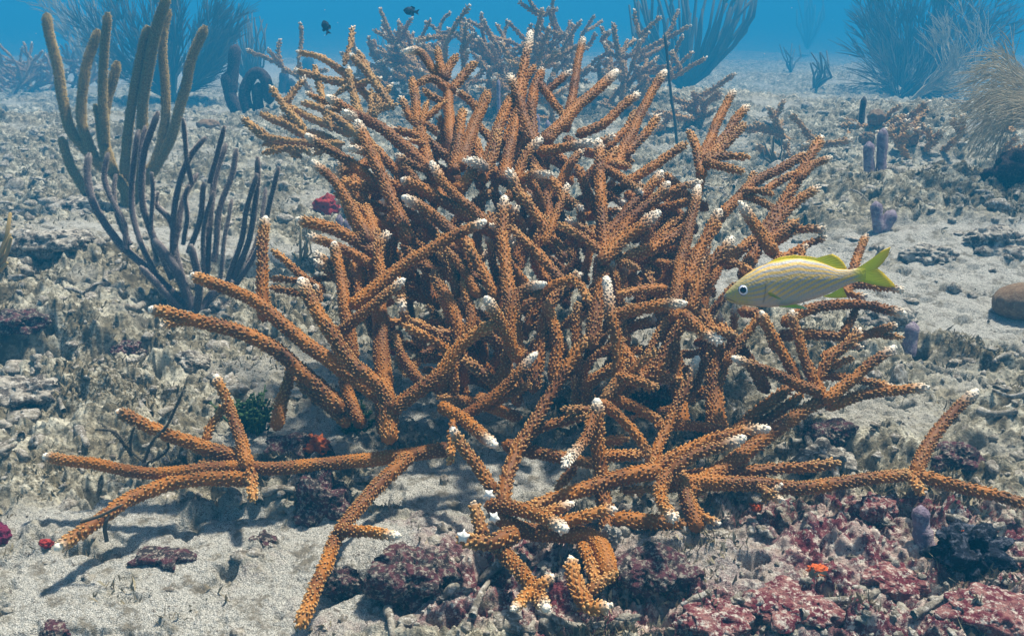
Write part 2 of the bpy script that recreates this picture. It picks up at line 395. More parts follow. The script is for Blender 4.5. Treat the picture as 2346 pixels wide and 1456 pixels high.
def make_branch(mbs, P4, w, k=6, wh=22, seed=0, pitch=.0039, taper=.36, tip_mb=None, sides=12, hgt=1.0):
    z = P4[:, 3].mean(); pitch = pitch*(.9+.25*((seed*7919) % 100)/100); hgt = hgt*(.8+.55*((seed*104729) % 100)/100)
    Q, u = spline(P4, .005 if k == 6 else .012); P = Q[:, :3]; L = u[-1]
    P = P+np.stack([.0012*pn(u*25, u*0+seed+i*7.7, 3+i) for i in range(3)], 1)*2
    t_ = u/L; r = w/2*z/F*.80*(1.12-taper*t_)*(1+.07*pn(u*30, u*0+seed*1.7, 9))
    r = r*np.sqrt(np.clip(1-(1-np.clip(u/(r*.9), 0, 1))**2, .03, 1)); e = np.clip((L-u)/(r*1.5), 0, 1); r = r*np.sqrt(np.clip(1-(1-e)**2, .06, 1))
    wl = 1.15*wh*z/F; white = sstep(1.0, .25, (L-u)/max(wl*1.5, 1e-6)) if wh > 0 else np.zeros_like(u)
    if wh > 0: white = (1-sstep(-.3, 2.4, (L-u)/wl))**1.15
    cut = L-max(wl*1.0, .004) if (wh > 0 and tip_mb is not None) else L
    ic = int(np.searchsorted(u, cut)); ic = min(max(ic, 2), len(u)-2) if tip_mb is not None and wh > 0 else len(u)-1
    pb = .02+.22*np.clip(1-(L-u)/.03, 0, 1)
    tube(mbs, P[:ic+1], r[:ic+1], sides, cap=(ic == len(u)-1), pale=pb[:ic+1], white=white[:ic+1])
    corallites(mbs, P, r, u, 0, u[ic]-pitch*.3 if ic < len(u)-1 else L-pitch*.2, pitch, k, white, seed, hgt)
    if ic < len(u)-1:
        tube(tip_mb, P[ic:], r[ic:], sides, True, pale=pb[ic:], white=white[ic:])
        corallites(tip_mb, P, r, u, u[ic], L-pitch*.2, pitch*.85, k, white, seed+1, hgt*.55)
        blob(tip_mb, P[-1]-(P[-1]-P[-2])*.6, max(r.max()*.55, .002), .05, 1, 9, pale=1.0, white=min(1., float(white[-1])+.2))
AT = ('pale', 'white')

def parse(txt):
    out = []
    for ln in txt.strip().splitlines():
        ln = ln.strip()
        if not ln or ln[0] == '#': continue
        a, b_ = ln.split('|'); a = [float(v) for v in a.split()]
        pts = [tuple(float(v) for v in q.split(',')) for q in b_.split()]
        out.append((a[0], a[1], a[2], a[3], pts))
    return out
# width, depth at base, depth at tip (cm behind the front), length of the white end | centre line from base to tip
MAIN = parse('''
30 5 3 18 | 1045,420 1036,340 1028,270 1024,205 990,155 960,118 928,117
22 3 2 0 | 1018,185 1008,150 1003,108
22 3 2 0 | 1018,185 1030,150 1049,126
24 4 3 0 | 1030,215 1060,175 1090,141
22 3 2 0 | 1026,205 990,180 957,195
18 4 2 0 | 1024,240 992,222 968,202
30 4 2 0 | 1018,470 985,385 968,320 956,262 945,181
18 2 1 0 | 966,290 974,250 981,232
16 2 1 0 | 970,275 1000,250 1024,234
22 3 3 8 | 960,290 935,255 917,222
26 6 3 40 | 1160,340 1182,250 1200,150 1217,72
24 5 4 14 | 1295,300 1312,220 1322,150 1336,87
32 2 2 26 | 1245,330 1320,248 1375,200 1414,164
26 4 2 16 | 1218,330 1200,260 1185,215 1167,171
28 4 4 8 | 1215,260 1225,205 1243,158
18 5 4 14 | 1245,215 1275,190 1309,161
22 4 3 0 | 1235,190 1262,225 1293,268
18 5 4 0 | 1195,230 1205,180 1225,150
28 4 3 18 | 1400,400 1445,310 1485,225 1524,163
24 4 3 16 | 1320,310 1385,282 1430,240 1464,214
22 4 3 8 | 1430,360 1475,310 1510,265
20 5 5 0 | 1390,340 1430,300 1455,255
26 3 2 16 | 1600,380 1635,300 1660,245 1683,208
26 2 2 14 | 1600,390 1655,320 1690,270 1713,240
22 1 1 0 | 1615,385 1665,330 1706,283
24 1 0 0 | 1608,400 1596,345 1578,300
20 0 0 0 | 1615,372 1655,358 1717,362
22 0 -1 0 | 1610,372 1655,382 1703,395
20 1 1 0 | 1612,365 1640,345 1666,328
30 6 1 0 | 1560,560 1590,470 1602,420 1612,375
24 2 0 0 | 1420,430 1500,378 1572,328
30 4 4 12 | 1700,640 1745,540 1800,455 1850,370 1882,312
22 3 3 10 | 1825,410 1862,378 1905,360
28 5 5 8 | 1640,510 1715,430 1785,385 1852,351
28 3 3 10 | 1745,560 1795,490 1872,428
18 4 4 0 | 1700,435 1740,438 1775,446
20 4 4 0 | 1745,445 1780,418 1825,395
18 7 7 0 | 1705,450 1718,420 1727,394
22 5 5 0 | 1690,440 1740,460 1790,490
34 1 -3 20 | 1775,585 1740,530 1712,490 1695,463
26 2 2 0 | 1755,560 1790,530 1824,503
20 3 3 12 | 1770,560 1820,528 1893,527
20 4 4 8 | 1775,600 1835,568 1892,541
16 4 3 8 | 1835,610 1840,580 1850,560
28 3 2 0 | 1750,560 1785,590 1800,625
26 6 6 8 | 1935,680 1960,600 1985,536
22 6 6 16 | 1925,662 1960,652 2010,655 2072,668
16 5 5 8 | 1935,662 1960,678 1985,680
28 5 4 16 | 1790,745 1860,708 1950,695 2015,705 2076,720
24 6 6 8 | 1930,790 1985,765 2057,742
18 7 7 0 | 1950,762 2000,766 2065,772
28 6 6 0 | 1780,770 1850,765 1960,775
22 6 5 0 | 1925,775 1950,735 1962,700
30 1 0 16 | 1890,908 1830,882 1760,850 1678,816
28 2 1 10 | 1885,905 1845,825 1825,765 1814,712
26 2 1 10 | 1870,880 1900,825 1940,785 1974,748
30 1 0 20 | 1885,925 1950,872 2000,830 2053,794
28 2 2 18 | 1890,935 1970,905 2050,893 2128,885
20 3 3 8 | 1870,860 1950,868 2045,885
18 3 3 8 | 1880,815 1935,792 1978,794
20 3 3 0 | 1880,860 1925,830 1955,818
44 2 2 0 | 1560,1140 1650,1078 1740,1012 1830,950 1895,912
32 4 2 0 | 1680,1000 1740,940 1815,885
28 5 2 0 | 1700,1000 1770,950 1840,900
40 1 2 0 | 1500,1120 1560,1107 1700,1108 1850,1115 1980,1098 2095,1085
34 2 2 0 | 2080,1088 2150,1100 2250,1128 2360,1155
34 2 1 24 | 2095,1090 2128,1015 2180,950 2240,892
28 2 1 0 | 2085,1090 2100,1110 2113,1130
32 3 3 0 | 1550,1090 1650,1085 1780,1075 1920,1061
22 1 0 10 | 1735,1112 1765,1135 1797,1142
16 0 -1 10 | 1760,1130 1778,1120 1790,1110
20 3 4 0 | 1765,1125 1745,1150
30 0 -2 26 | 1490,1075 1580,1028 1640,1003 1720,985 1766,982
32 -2 -5 24 | 1515,1105 1545,1072 1620,1030 1712,1002
26 2 1 0 | 1500,975 1600,975 1680,987 1740,982
34 -3 -6 16 | 1532,1082 1512,1112 1518,1145 1546,1190
14 -4 -4 10 | 1520,1125 1505,1140 1494,1148
28 0 -1 24 | 1485,1080 1535,960 1575,880 1602,816
42 4 -5 14 | 1400,1240 1380,1120 1372,1020 1365,912
28 -4 -6 44 | 1368,930 1345,995 1312,1040 1290,1070
28 -4 0 0 | 1372,915 1430,965 1475,1020 1495,1075
20 -1 -3 0 | 1375,945 1330,938 1288,938
24 0 -2 0 | 1190,1015 1250,975 1355,952
32 2 4 0 | 1378,905 1450,930 1525,972
33 1 -3 44 | 1420,900 1415,800 1400,720 1389,632
24 0 -2 0 | 1410,860 1460,873 1507,886
22 0 -2 0 | 1430,865 1468,828 1501,799
30 0 0 0 | 1432,850 1410,880 1380,915
34 3 -1 22 | 1350,800 1380,640 1382,540 1375,430 1370,318
34 0 -2 26 | 1372,605 1425,548 1470,515 1514,484
31 2 -1 22 | 1545,740 1555,620 1578,530 1600,425
22 2 1 16 | 1490,465 1550,435 1607,414
30 2 0 16 | 1575,660 1598,585 1625,530 1649,480
30 1 -2 20 | 1575,720 1600,650 1640,590 1680,542
20 1 0 0 | 1640,600 1680,600 1727,619
30 4 3 0 | 1660,615 1690,580 1727,545
32 -1 -3 20 | 1400,725 1480,705 1572,694
30 3 1 14 | 1385,545 1440,480 1487,430 1517,392
30 2 0 12 | 1385,570 1450,500 1502,452 1534,417
34 4 2 0 | 1580,520 1500,565 1430,592
24 2 1 0 | 1395,592 1430,603 1465,616
26 3 2 0 | 1530,660 1480,665 1412,675
32 0 -4 22 | 1560,715 1600,750 1650,786
48 5 4 0 | 1650,1000 1635,900 1640,800 1600,700
36 6 5 0 | 1565,980 1552,880 1545,780 1562,720
34 3 1 0 | 1480,880 1530,800 1560,745 1590,690
24 3 2 0 | 1660,840 1705,770 1742,718
30 4 3 0 | 1690,712 1740,725 1768,775 1770,800
30 3 1 6 | 1840,900 1800,820 1765,760 1743,715
30 5 4 0 | 1760,900 1700,800 1650,740
32 -2 -3 0 | 1150,1160 1168,1070 1205,995 1265,900 1300,835 1342,774
30 0 -2 22 | 1040,965 1120,915 1180,860 1231,807
24 1 0 0 | 1110,935 1165,905 1215,880
33 -1 -5 12 | 1135,1130 1080,1050 1034,976
36 0 -4 22 | 1005,925 1050,950 1090,985 1138,1022
20 -1 -2 0 | 1040,960 1035,1010 1032,1065
34 0 -6 16 | 1190,830 1150,745 1112,680
38 -1 -3 0 | 890,945 1000,860 1062,785 1140,738
32 0 -3 20 | 1170,800 1170,720 1200,665 1250,650
24 -1 -3 0 | 1195,710 1240,667 1290,645 1325,650 1350,690
34 2 -1 20 | 1190,830 1172,720 1160,620 1150,530 1157,450
34 1 -3 16 | 800,705 870,650 950,592 1040,540 1112,507
30 0 -4 16 | 765,775 840,710 928,638
44 1 -5 18 | 893,1020 885,910 810,835 745,745 686,638
30 1 -4 12 | 605,735 600,620 608,498
40 2 -1 6 | 880,915 760,830 650,745 600,700 520,660 440,630
42 3 -1 6 | 790,945 700,855 600,782 480,742 345,708
18 0 -1 6 | 440,735 400,738 368,745
34 2 -1 10 | 810,830 790,700 778,620 765,553
20 3 1 0 | 745,668 680,622 624,575
14 1 0 8 | 735,690 728,665 724,650
33 3 1 8 | 870,590 780,532 680,503
28 2 0 12 | 860,610 780,568 706,540
26 2 1 12 | 800,660 760,625 722,600
20 2 1 12 | 790,640 750,600 724,578
16 4 4 0 | 770,635 700,640 620,636
18 4 4 0 | 740,685 690,675 620,660
28 1 -1 14 | 885,680 868,600 870,560 890,530
46 5 3 0 | 885,1000 875,800 862,640 855,540 838,470
28 2 -1 20 | 850,560 810,480 765,415 716,368
28 4 1 16 | 905,450 800,372 750,340 700,309
34 3 -1 22 | 940,560 890,440 850,350 819,276
32 2 -1 18 | 1010,410 905,318 850,280 790,248 748,222
26 0 -3 24 | 820,275 800,262 784,256
14 3 2 8 | 775,245 735,228 698,212
14 3 2 8 | 795,262 770,252 745,245
24 2 0 18 | 870,360 840,350 796,340
16 2 1 8 | 845,345 815,325 801,318
27 1 -2 22 | 1125,520 1050,455 1010,410 988,370
34 2 -2 18 | 1085,570 1010,510 965,472 923,452
30 0 -2 30 | 1120,392 1095,375 1063,367
26 2 1 0 | 1105,420 1130,350 1143,298
32 2 1 0 | 1040,440 1070,410 1095,385
36 4 2 0 | 1050,390 1085,290 1119,212
20 3 3 6 | 1105,265 1075,230 1046,209
25 1 -2 20 | 1165,460 1205,355 1241,316
28 1 -1 22 | 1230,348 1300,336 1356,326
18 1 0 12 | 1370,330 1390,320 1408,309
22 1 -2 22 | 1190,418 1220,400 1264,398
22 0 -1 16 | 1245,560 1282,475 1302,420
18 0 -2 10 | 1285,445 1310,462 1336,480
30 2 0 0 | 1300,600 1240,510 1190,440
24 1 -1 18 | 1195,470 1180,420 1165,388
26 0 0 0 | 1310,480 1275,425 1245,400
20 1 0 14 | 1365,545 1330,520 1296,506
22 0 -1 0 | 1385,580 1340,548 1280,512
14 1 0 10 | 1150,545 1135,525 1120,509
26 1 0 0 | 1290,650 1225,575 1168,520
28 3 1 0 | 1140,690 1100,610 1062,550
30 4 2 0 | 1100,680 1050,600 1000,560
24 3 2 0 | 975,450 945,400 922,375
34 2 0 8 | 1140,540 1020,462 922,411
16 2 1 8 | 980,395 945,375 908,357
24 3 1 10 | 975,320 930,303 886,293
14 2 1 8 | 975,330 945,325 926,320
34 5 4 0 | 1110,400 1140,300 1175,215
30 5 4 0 | 1150,420 1172,320 1190,240
22 4 3 0 | 1225,340 1222,290 1218,240
26 3 2 0 | 1375,420 1395,370 1412,340
22 2 2 0 | 1385,380 1415,378 1445,383
26 2 1 6 | 1375,380 1430,412 1470,442
26 4 3 0 | 1380,460 1420,430 1450,410
22 4 3 12 | 1370,440 1410,455 1435,470
30 4 2 0 | 1040,400 1050,330 1060,250
44 0 0 0 | 1520,1072 1400,1100 1300,1130 1205,1168
30 3 3 0 | 1375,1045 1430,1043 1475,1040
24 4 4 0 | 1380,1008 1410,1006 1440,1006
36 2 1 0 | 1150,1020 1250,1042 1375,1062
24 4 5 0 | 1320,1060 1300,1090 1275,1120
20 2 2 0 | 1420,1122 1460,1124 1495,1120
44 2 -1 0 | 1600,1220 1575,1150 1550,1070
22 1 0 6 | 1570,1125 1600,1170 1645,1196
44 2 2 0 | 1400,1190 1480,1195 1590,1205
34 6 5 0 | 1220,900 1240,780 1260,700 1300,640
34 6 4 0 | 1270,880 1275,780 1250,690
30 7 5 0 | 1330,860 1320,760 1325,690
36 7 5 0 | 1010,900 1040,820 1050,740 990,620
30 6 4 0 | 1040,800 1080,740 1060,640
34 5 3 0 | 1130,900 1160,840 1165,760
30 5 4 0 | 1150,890 1100,850 1060,820
30 6 5 0 | 980,900 930,830 900,760
34 7 6 0 | 830,980 790,880 770,760
34 4 4 0 | 630,985 650,900 668,840
30 4 4 0 | 800,975 740,920 680,870
28 6 4 6 | 975,800 935,740 920,700
28 4 2 14 | 900,620 915,660 922,705
30 6 6 0 | 1440,790 1420,740 1450,700
28 5 4 0 | 1470,880 1500,780 1530,730
30 6 6 0 | 1480,700 1440,620 1400,560
28 6 5 0 | 1500,640 1510,570 1540,500
30 7 5 0 | 1520,760 1500,680 1480,610
''')
LOW = parse('''
38 4 1 8 | 1045,1025 930,1042 750,1062 620,1070 540,1068 350,1084 220,1062 98,1047
33 2 -1 8 | 568,1075 545,985 520,920 494,858
38 3 1 6 | 580,1060 450,1020 350,980 268,943
22 2 1 0 | 470,1012 480,975 517,925
42 3 1 8 | 590,1095 430,1098 320,1132 240,1182 128,1260
28 2 2 0 | 572,1070 576,1110 580,1146
40 3 1 0 | 945,1040 870,1110 810,1175 775,1225 732,1325 688,1432
32 1 -2 18 | 765,1215 840,1215 917,1229
24 3 3 0 | 520,1062 490,1058 455,1060
''')
FRONT = parse('''
46 2 0 0 | 1400,1330 1372,1250 1320,1225 1200,1215 1125,1170
34 -1 -4 22 | 1110,1158 1170,1162 1235,1180 1300,1210
22 -2 -3 16 | 1240,1180 1280,1165 1318,1149
26 -1 -3 10 | 1260,1210 1340,1182 1414,1161
30 -1 -4 4 | 1115,1250 1100,1200 1084,1150
38 0 -3 0 | 1190,1225 1120,1240 1050,1235
36 1 -1 14 | 1130,1235 1180,1295 1220,1345 1254,1396
26 -1 -2 12 | 1222,1350 1200,1370 1173,1398
26 -1 -2 10 | 1220,1352 1240,1335 1265,1311
36 1 -1 10 | 1355,1400 1322,1345 1306,1276
28 0 -1 10 | 1335,1385 1365,1390 1402,1383
26 0 -1 0 | 1345,1360 1375,1335 1413,1312
26 1 1 0 | 1330,1240 1350,1290 1370,1340
''')
REAR = parse('''
17 2 0 6 | 810,178 740,135 676,117
20 4 2 6 | 870,250 800,178 742,134 722,122
20 2 0 6 | 840,195 750,182 674,160
13 0 0 4 | 788,150 802,105 808,62
24 2 -2 6 | 900,250 850,178 802,121
14 0 0 6 | 848,170 830,135 816,112
22 1 -2 6 | 828,280 806,205 797,150
14 0 0 4 | 818,190 850,184 876,178
16 0 -1 4 | 764,222 785,205 805,190
20 1 0 6 | 700,300 650,240 617,196
20 1 -1 6 | 625,320 590,300 550,266
22 1 0 0 | 790,330 680,326 588,309
22 2 0 0 | 740,335 650,285 596,260
16 1 0 4 | 645,250 670,215 700,176
22 2 1 0 | 840,320 745,255 690,235
18 1 1 0 | 862,290 850,240 852,205
18 1 0 0 | 850,215 868,230 860,265
20 2 1 0 | 815,285 865,252 908,238
22 3 2 0 | 860,330 760,290 650,240
20 2 1 0 | 760,300 735,210 720,150
16 1 0 4 | 600,350 660,340 720,348
18 2 1 6 | 870,240 885,210 900,190
22 5 4 0 | 780,360 760,320 700,300
22 4 4 0 | 830,350 800,300 790,240
18 2 2 4 | 750,345 720,350 700,348
20 3 2 0 | 690,360 640,330 600,330
16 2 1 4 | 690,290 655,275 640,262
16 3 2 4 | 770,270 745,240 735,215
''')
def colony(root_name, label, brs, mat_, base, zf=None, k=6, pitch=.0039, limit=100, group=None, split_tips=True, seed0=0, cat='coral'):
    root = tag(empty(root_name, base), label, cat, group)
    area = [w*sum(math.dist(p[i], p[i+1]) for i in range(len(p)-1)) for (w, a, b_, wh, p) in brs]
    order = np.argsort(area)[::-1]; big = set(order[:limit].tolist())
    rest = MB(AT)
    for i, (w, L0, L1, wh, pts) in enumerate(brs):
        P4 = to3(pts, L0, L1, zf)
        if i in big:
            mb = MB(AT); tip = MB(AT) if (wh >= 6 and split_tips) else None
            make_branch(mb, P4, w, k, wh if wh > 0 else 0, seed0+i, pitch, tip_mb=tip)
            o = mb.obj('branch', mat_, root)
            if tip is not None and tip.n: tip.obj('branch_tip', mat_, o)
        else: make_branch(rest, P4, w, k, wh, seed0+i, pitch)
    if rest.n: tag(rest.obj('small_branches', mat_, root), kind='stuff')
    return root
# hidden inner limbs of the thicket, drawn at random inside its volume
g = np.random.default_rng(11)
HULL = np.array([(740,360),(930,260),(1200,260),(1450,340),(1600,440),(1690,560),(1690,820),(1600,950),(1300,1040),(1000,930),(860,860),(780,650),(750,500)], float)
def inside(x, y):
    c_ = False; j = len(HULL)-1
    for i in range(len(HULL)):
        xi, yi = HULL[i]; xj, yj = HULL[j]
        if (yi > y) != (yj > y) and x < (xj-xi)*(y-yi)/(yj-yi)+xi: c_ = not c_
        j = i
    return c_
FILL = []
while len(FILL) < 240:
    x, y = g.uniform(720, 1720), g.uniform(260, 1000)
    if not inside(x, y): continue
    out = math.atan2(-(y-980), (x-1240)*1.2); a = out+g.normal(0, .75); ln = g.uniform(90, 210)
    x2, y2 = x+math.cos(a)*ln, y-math.sin(a)*ln
    if not inside(x2, y2+10): continue
    a2 = a+g.normal(0, .3); mx, my = x+math.cos(a2)*ln*.5, y-math.sin(a2)*ln*.5
    L = g.uniform(4, 24); FILL.append((g.uniform(20, 32), L+2, L-g.uniform(0, 4), 10 if g.random() < .35 else 0, [(x, y), (mx, my), (x2, y2)]))
bp, _ = hit(1250, 960)
colony('staghorn_coral', 'large orange-brown staghorn coral thicket with white branch tips filling the middle of the reef', MAIN+FILL, M_coral, bp)
bp, _ = hit(800, 1075)
colony('staghorn_coral', 'low sprawling orange-brown staghorn coral lying on the pale sand at lower left', LOW, M_coral, bp, seed0=500)
bp, _ = hit(1330, 1330)
FRONT = [(w*1.22, a_, b_, c_, p_) for (w, a_, b_, c_, p_) in FRONT]
front = colony('staghorn_coral', 'small broken staghorn coral with white scars at the bottom middle', FRONT, M_coral, bp, seed0=600)
bp, zr = hit(740, 345)
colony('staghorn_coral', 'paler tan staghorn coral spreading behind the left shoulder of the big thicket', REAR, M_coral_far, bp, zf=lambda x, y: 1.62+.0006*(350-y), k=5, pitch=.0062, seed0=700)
# white broken scars on the front colony
M_scar, t, b = mat('bare_skeleton', .6, .3); b.inputs['Base Color'].default_value = (.85, .83, .74, 1)
for (x, y, r_, L_) in ((1120, 1133, 13, -4.6), (1132, 1186, 14, -4.4), (1061, 1229, 16, -4.6)):
    mb = MB(); c_ = unproj(x, y, env(y)+L_*.01); rr = r_*env(y)/F
    n = 22; th = np.arange(n)*2*np.pi/n; rad = rr*(.62+.45*np.clip(np.cos(th*5+x), 0, 1)**2)
    ring = lambda s, d: c_+(RX[None]*np.cos(th)[:, None]+UP[None]*np.sin(th)[:, None])*(rad*s)[:, None]-FW*d
    V = np.vstack([ring(1.0, -.003), ring(1, .0005), ring(.7, .002), (c_-FW*.0025)[None]])
    Q = [[a*n+j, a*n+(j+1) % n, (a+1)*n+(j+1) % n, (a+1)*n+j] for a in range(2) for j in range(n)]
    mb.add(V, Q, [[2*n+j, 2*n+(j+1) % n, 3*n] for j in range(n)]); mb.obj('scar', M_scar, front)

# background thicket and small colonies, simple branching grown at random
def grow(mb, p, d, r, L, depth, g, wh=.4, pit=.012):
    n = 4; pts = [p]; dd = d.copy()
    for i in range(n):
        dd = dd+g.normal(0, .13, 3); dd /= np.linalg.norm(dd); pts.append(pts[-1]+dd*L/n)
    P4 = np.hstack([np.array(pts), np.full((n+1, 1), 1.0)])
    tip = depth == 0
    make_branch(mb, P4, 2*r*F*1.0, 4, (.005*F if tip else 0), int(g.integers(1e6)), pit, taper=.35, sides=7)
    if depth > 0:
        for q in range(g.integers(2, 5)):
            s = pts[g.integers(1, n+1)]; a = dd+g.normal(0, .75, 3); a[2] = abs(a[2])*.7+.12; a /= np.linalg.norm(a)
            grow(mb, s, a, r*.9, L*g.uniform(.6, .95), depth-1, g, wh, pit)
def thicket(label, px, py, nst, L, r, depth, seed, spread=.3, mat_=M_coral_far, up=.9, group=None):
    g = np.random.default_rng(seed); p0, z = hit(px, py); root = tag(empty('staghorn_coral', p0), label, 'coral', group)
    for i in range(nst):
        a = g.uniform(0, 2*np.pi); q = p0+np.array([math.cos(a), math.sin(a)*.7, 0])*g.uniform(0, spread); q[2] = float(height(q[0], q[1], False))-.01
        d = np.array([math.cos(a)*.9, math.sin(a)*.6, up])+g.normal(0, .25, 3); d /= np.linalg.norm(d)
        mb = MB(AT); grow(mb, q, d, r, L, depth, g); mb.obj('branch', mat_, root)
    return root
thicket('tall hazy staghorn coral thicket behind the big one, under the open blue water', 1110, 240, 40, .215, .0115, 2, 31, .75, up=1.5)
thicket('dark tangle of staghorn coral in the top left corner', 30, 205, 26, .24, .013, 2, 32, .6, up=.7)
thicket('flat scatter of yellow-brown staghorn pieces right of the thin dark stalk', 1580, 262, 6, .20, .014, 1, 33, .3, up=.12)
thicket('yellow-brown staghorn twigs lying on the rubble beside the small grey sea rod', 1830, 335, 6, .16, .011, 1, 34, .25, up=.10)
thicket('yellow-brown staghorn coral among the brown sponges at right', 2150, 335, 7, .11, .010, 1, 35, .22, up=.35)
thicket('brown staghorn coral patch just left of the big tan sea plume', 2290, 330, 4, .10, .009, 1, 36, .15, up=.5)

# ------------------------------------------------------------------ sea rods and sea plumes
def fuzz(mb, P, R, u, dens, ln, g):
    n = int(u[-1]*dens)
    if n < 1: return
    T, N, B = frames(P); i = g.integers(0, len(u)-1, n); th = g.uniform(0, 2*np.pi, n); ff = g.random(n)[:, None]
    o = N[i]*np.cos(th)[:, None]+B[i]*np.sin(th)[:, None]; t_ = T[i]
    b0 = P[i]*(1-ff)+P[i+1]*ff+o*(R[i][:, None]*(1-ff)+R[i+1][:, None]*ff)*.93; s1 = np.cross(o, t_)*ln*.18
    tip = b0+(o+t_*.25+g.normal(0, .2, (n, 3)))*ln*g.uniform(.6, 1.2, (n, 1))
    s2 = t_*ln*.18
    V = np.stack([b0-s1-s2, b0+s1-s2, b0+s2*1.2, tip], 1).reshape(-1, 3); o4 = np.arange(n)[:, None]*4
    tr = np.concatenate([o4+np.array([[0, 1, 3]]), o4+np.array([[1, 2, 3]]), o4+np.array([[2, 0, 3]])])
    mb.add(V, None, tr, pale=np.tile([.3, .3, .3, 1.], n))
def rods(name, label, base, z, lst, mat_, fz=(5000, .003), k=10, taper=.12, part='rod', group=None, jz=.03, cat='sea rod', seed=5, merge=False, wk=.76):
    g = np.random.default_rng(seed); p0, zz = hit(*base); z = z or zz
    root = tag(empty(name, p0), label, cat, group); mbm = MB(('pale',)) if merge else None
    for i, (w, pts) in enumerate(lst):
        off = g.uniform(-1, 1)*jz; n = len(pts)
        P = np.array([unproj(x, y, z+off*(j/(n-1))) for j, (x, y) in enumerate(pts)])
        P, u = spline(P, .006*z); t_ = u/u[-1]; R = w*wk/2*z/F*(.95-taper*t_)
        P = P+np.stack([.006*pn(u*9, u*0+i*3.1+a_, 5+a_) for a_ in range(3)], 1)*np.clip(u/.03, 0, 1)[:, None]
        R = R*(1+.10*pn(u*22, u*0+i, 3)); R = R*np.sqrt(np.clip(1-(1-np.clip((u[-1]-u)/(R*1.1), 0, 1))**2, .12, 1))
        mb = mbm or MB(('pale',)); tube(mb, P, R, k, True, .07, pale=.10+.30*sstep(.90, 1, t_))
        if fz: fuzz(mb, P, R, u, fz[0], fz[1], g)
        if not merge: mb.obj(part, mat_, root)
    if merge: mbm.obj(part+'s', mat_, root)
    return root
def pl(s):
    out = []
    for ln in s.strip().splitlines():
        a, b_ = ln.split('|'); out.append((float(a), [tuple(float(v) for v in q.split(',')) for q in b_.split()]))
    return out
rods('sea_rod', 'tall tan sea rod with thick furry fingers standing at upper left', (290, 492), None, pl('''
30|250,395 190,335 155,280 132,160 108,32
28|215,360 188,290 190,200 203,130 224,68
24|240,330 236,230 240,120 246,30
28|262,400 240,320 242,240 272,140
26|285,400 292,300 305,210 325,120 341,60
30|320,400 328,270 338,180 358,70 380,-12
24|345,390 375,310 378,200 374,110 386,20
28|330,420 390,320 420,220 442,130 470,58
32|292,500 290,440 265,400 240,370
32|290,500 286,430 290,370
36|296,490 318,420 345,380
26|200,445 165,385 138,315
18|245,400 232,320 218,238
'''), M_rod_y, (16000, .0042), jz=.06)
rods('sea_rod', 'dark purple sea rod with many slim fingers beside the left edge of the staghorn thicket', (445, 722), None, pl('''
24|440,710 350,625 270,552 216,470 198,400 205,350
17|290,572 285,520 262,470 240,410 247,350
17|355,625 322,560 304,480 307,390 318,298
20|395,640 352,540 325,450 328,350 366,253
14|325,400 322,340 332,285
14|440,420 426,340 420,270
18|392,600 400,500 415,400 440,350 472,315
18|400,560 412,480 432,430 453,398
17|402,540 388,500 358,465 366,438
17|432,580 455,500 462,450 467,417
15|480,420 495,350 514,288
19|470,650 480,530 488,420 517,330
18|490,600 504,480 530,400 544,338
18|535,640 572,560 586,450 588,358
16|520,650 550,560 562,470 586,398
15|540,652 600,560 622,470 640,380
30|445,722 420,665 388,600 350,545
26|450,722 420,640 398,560 400,500
30|455,720 490,672 540,640
24|450,715 455,640 435,560
20|430,715 380,680 320,610
13|470,640 462,560 470,500 492,440
12|505,640 512,560 525,500 530,455
13|360,600 345,520 352,440 348,395
12|300,560 272,500 262,440 268,400
12|560,620 590,540 600,470 604,430
13|420,560 428,500 424,450 436,425
'''), M_rod_p, (9000, .0022), k=9, jz=.05)
rods('sea_rod', 'small dark twiggy gorgonian on the sand behind the low staghorn arm at left', (330, 1058), .915, pl('''
9|310,1060 275,1000 232,965
8|300,1040 300,1000 310,975
7|290,1020 262,990 215,985
9|330,1058 350,1010 385,975 425,895
7|345,1060 385,1030 378,990
8|330,1058 300,1030 290,1000
'''), M_rod_g, (4000, .002), 6, jz=.01)
rods('sea_rod', 'grey bent gorgonian stalk lying over the low staghorn arm near the bottom left', (240, 1235), .80, pl('''
11|185,1195 230,1180 285,1150
13|245,1240 240,1205 250,1180
'''), M_rod_g, None, 7, jz=.0)
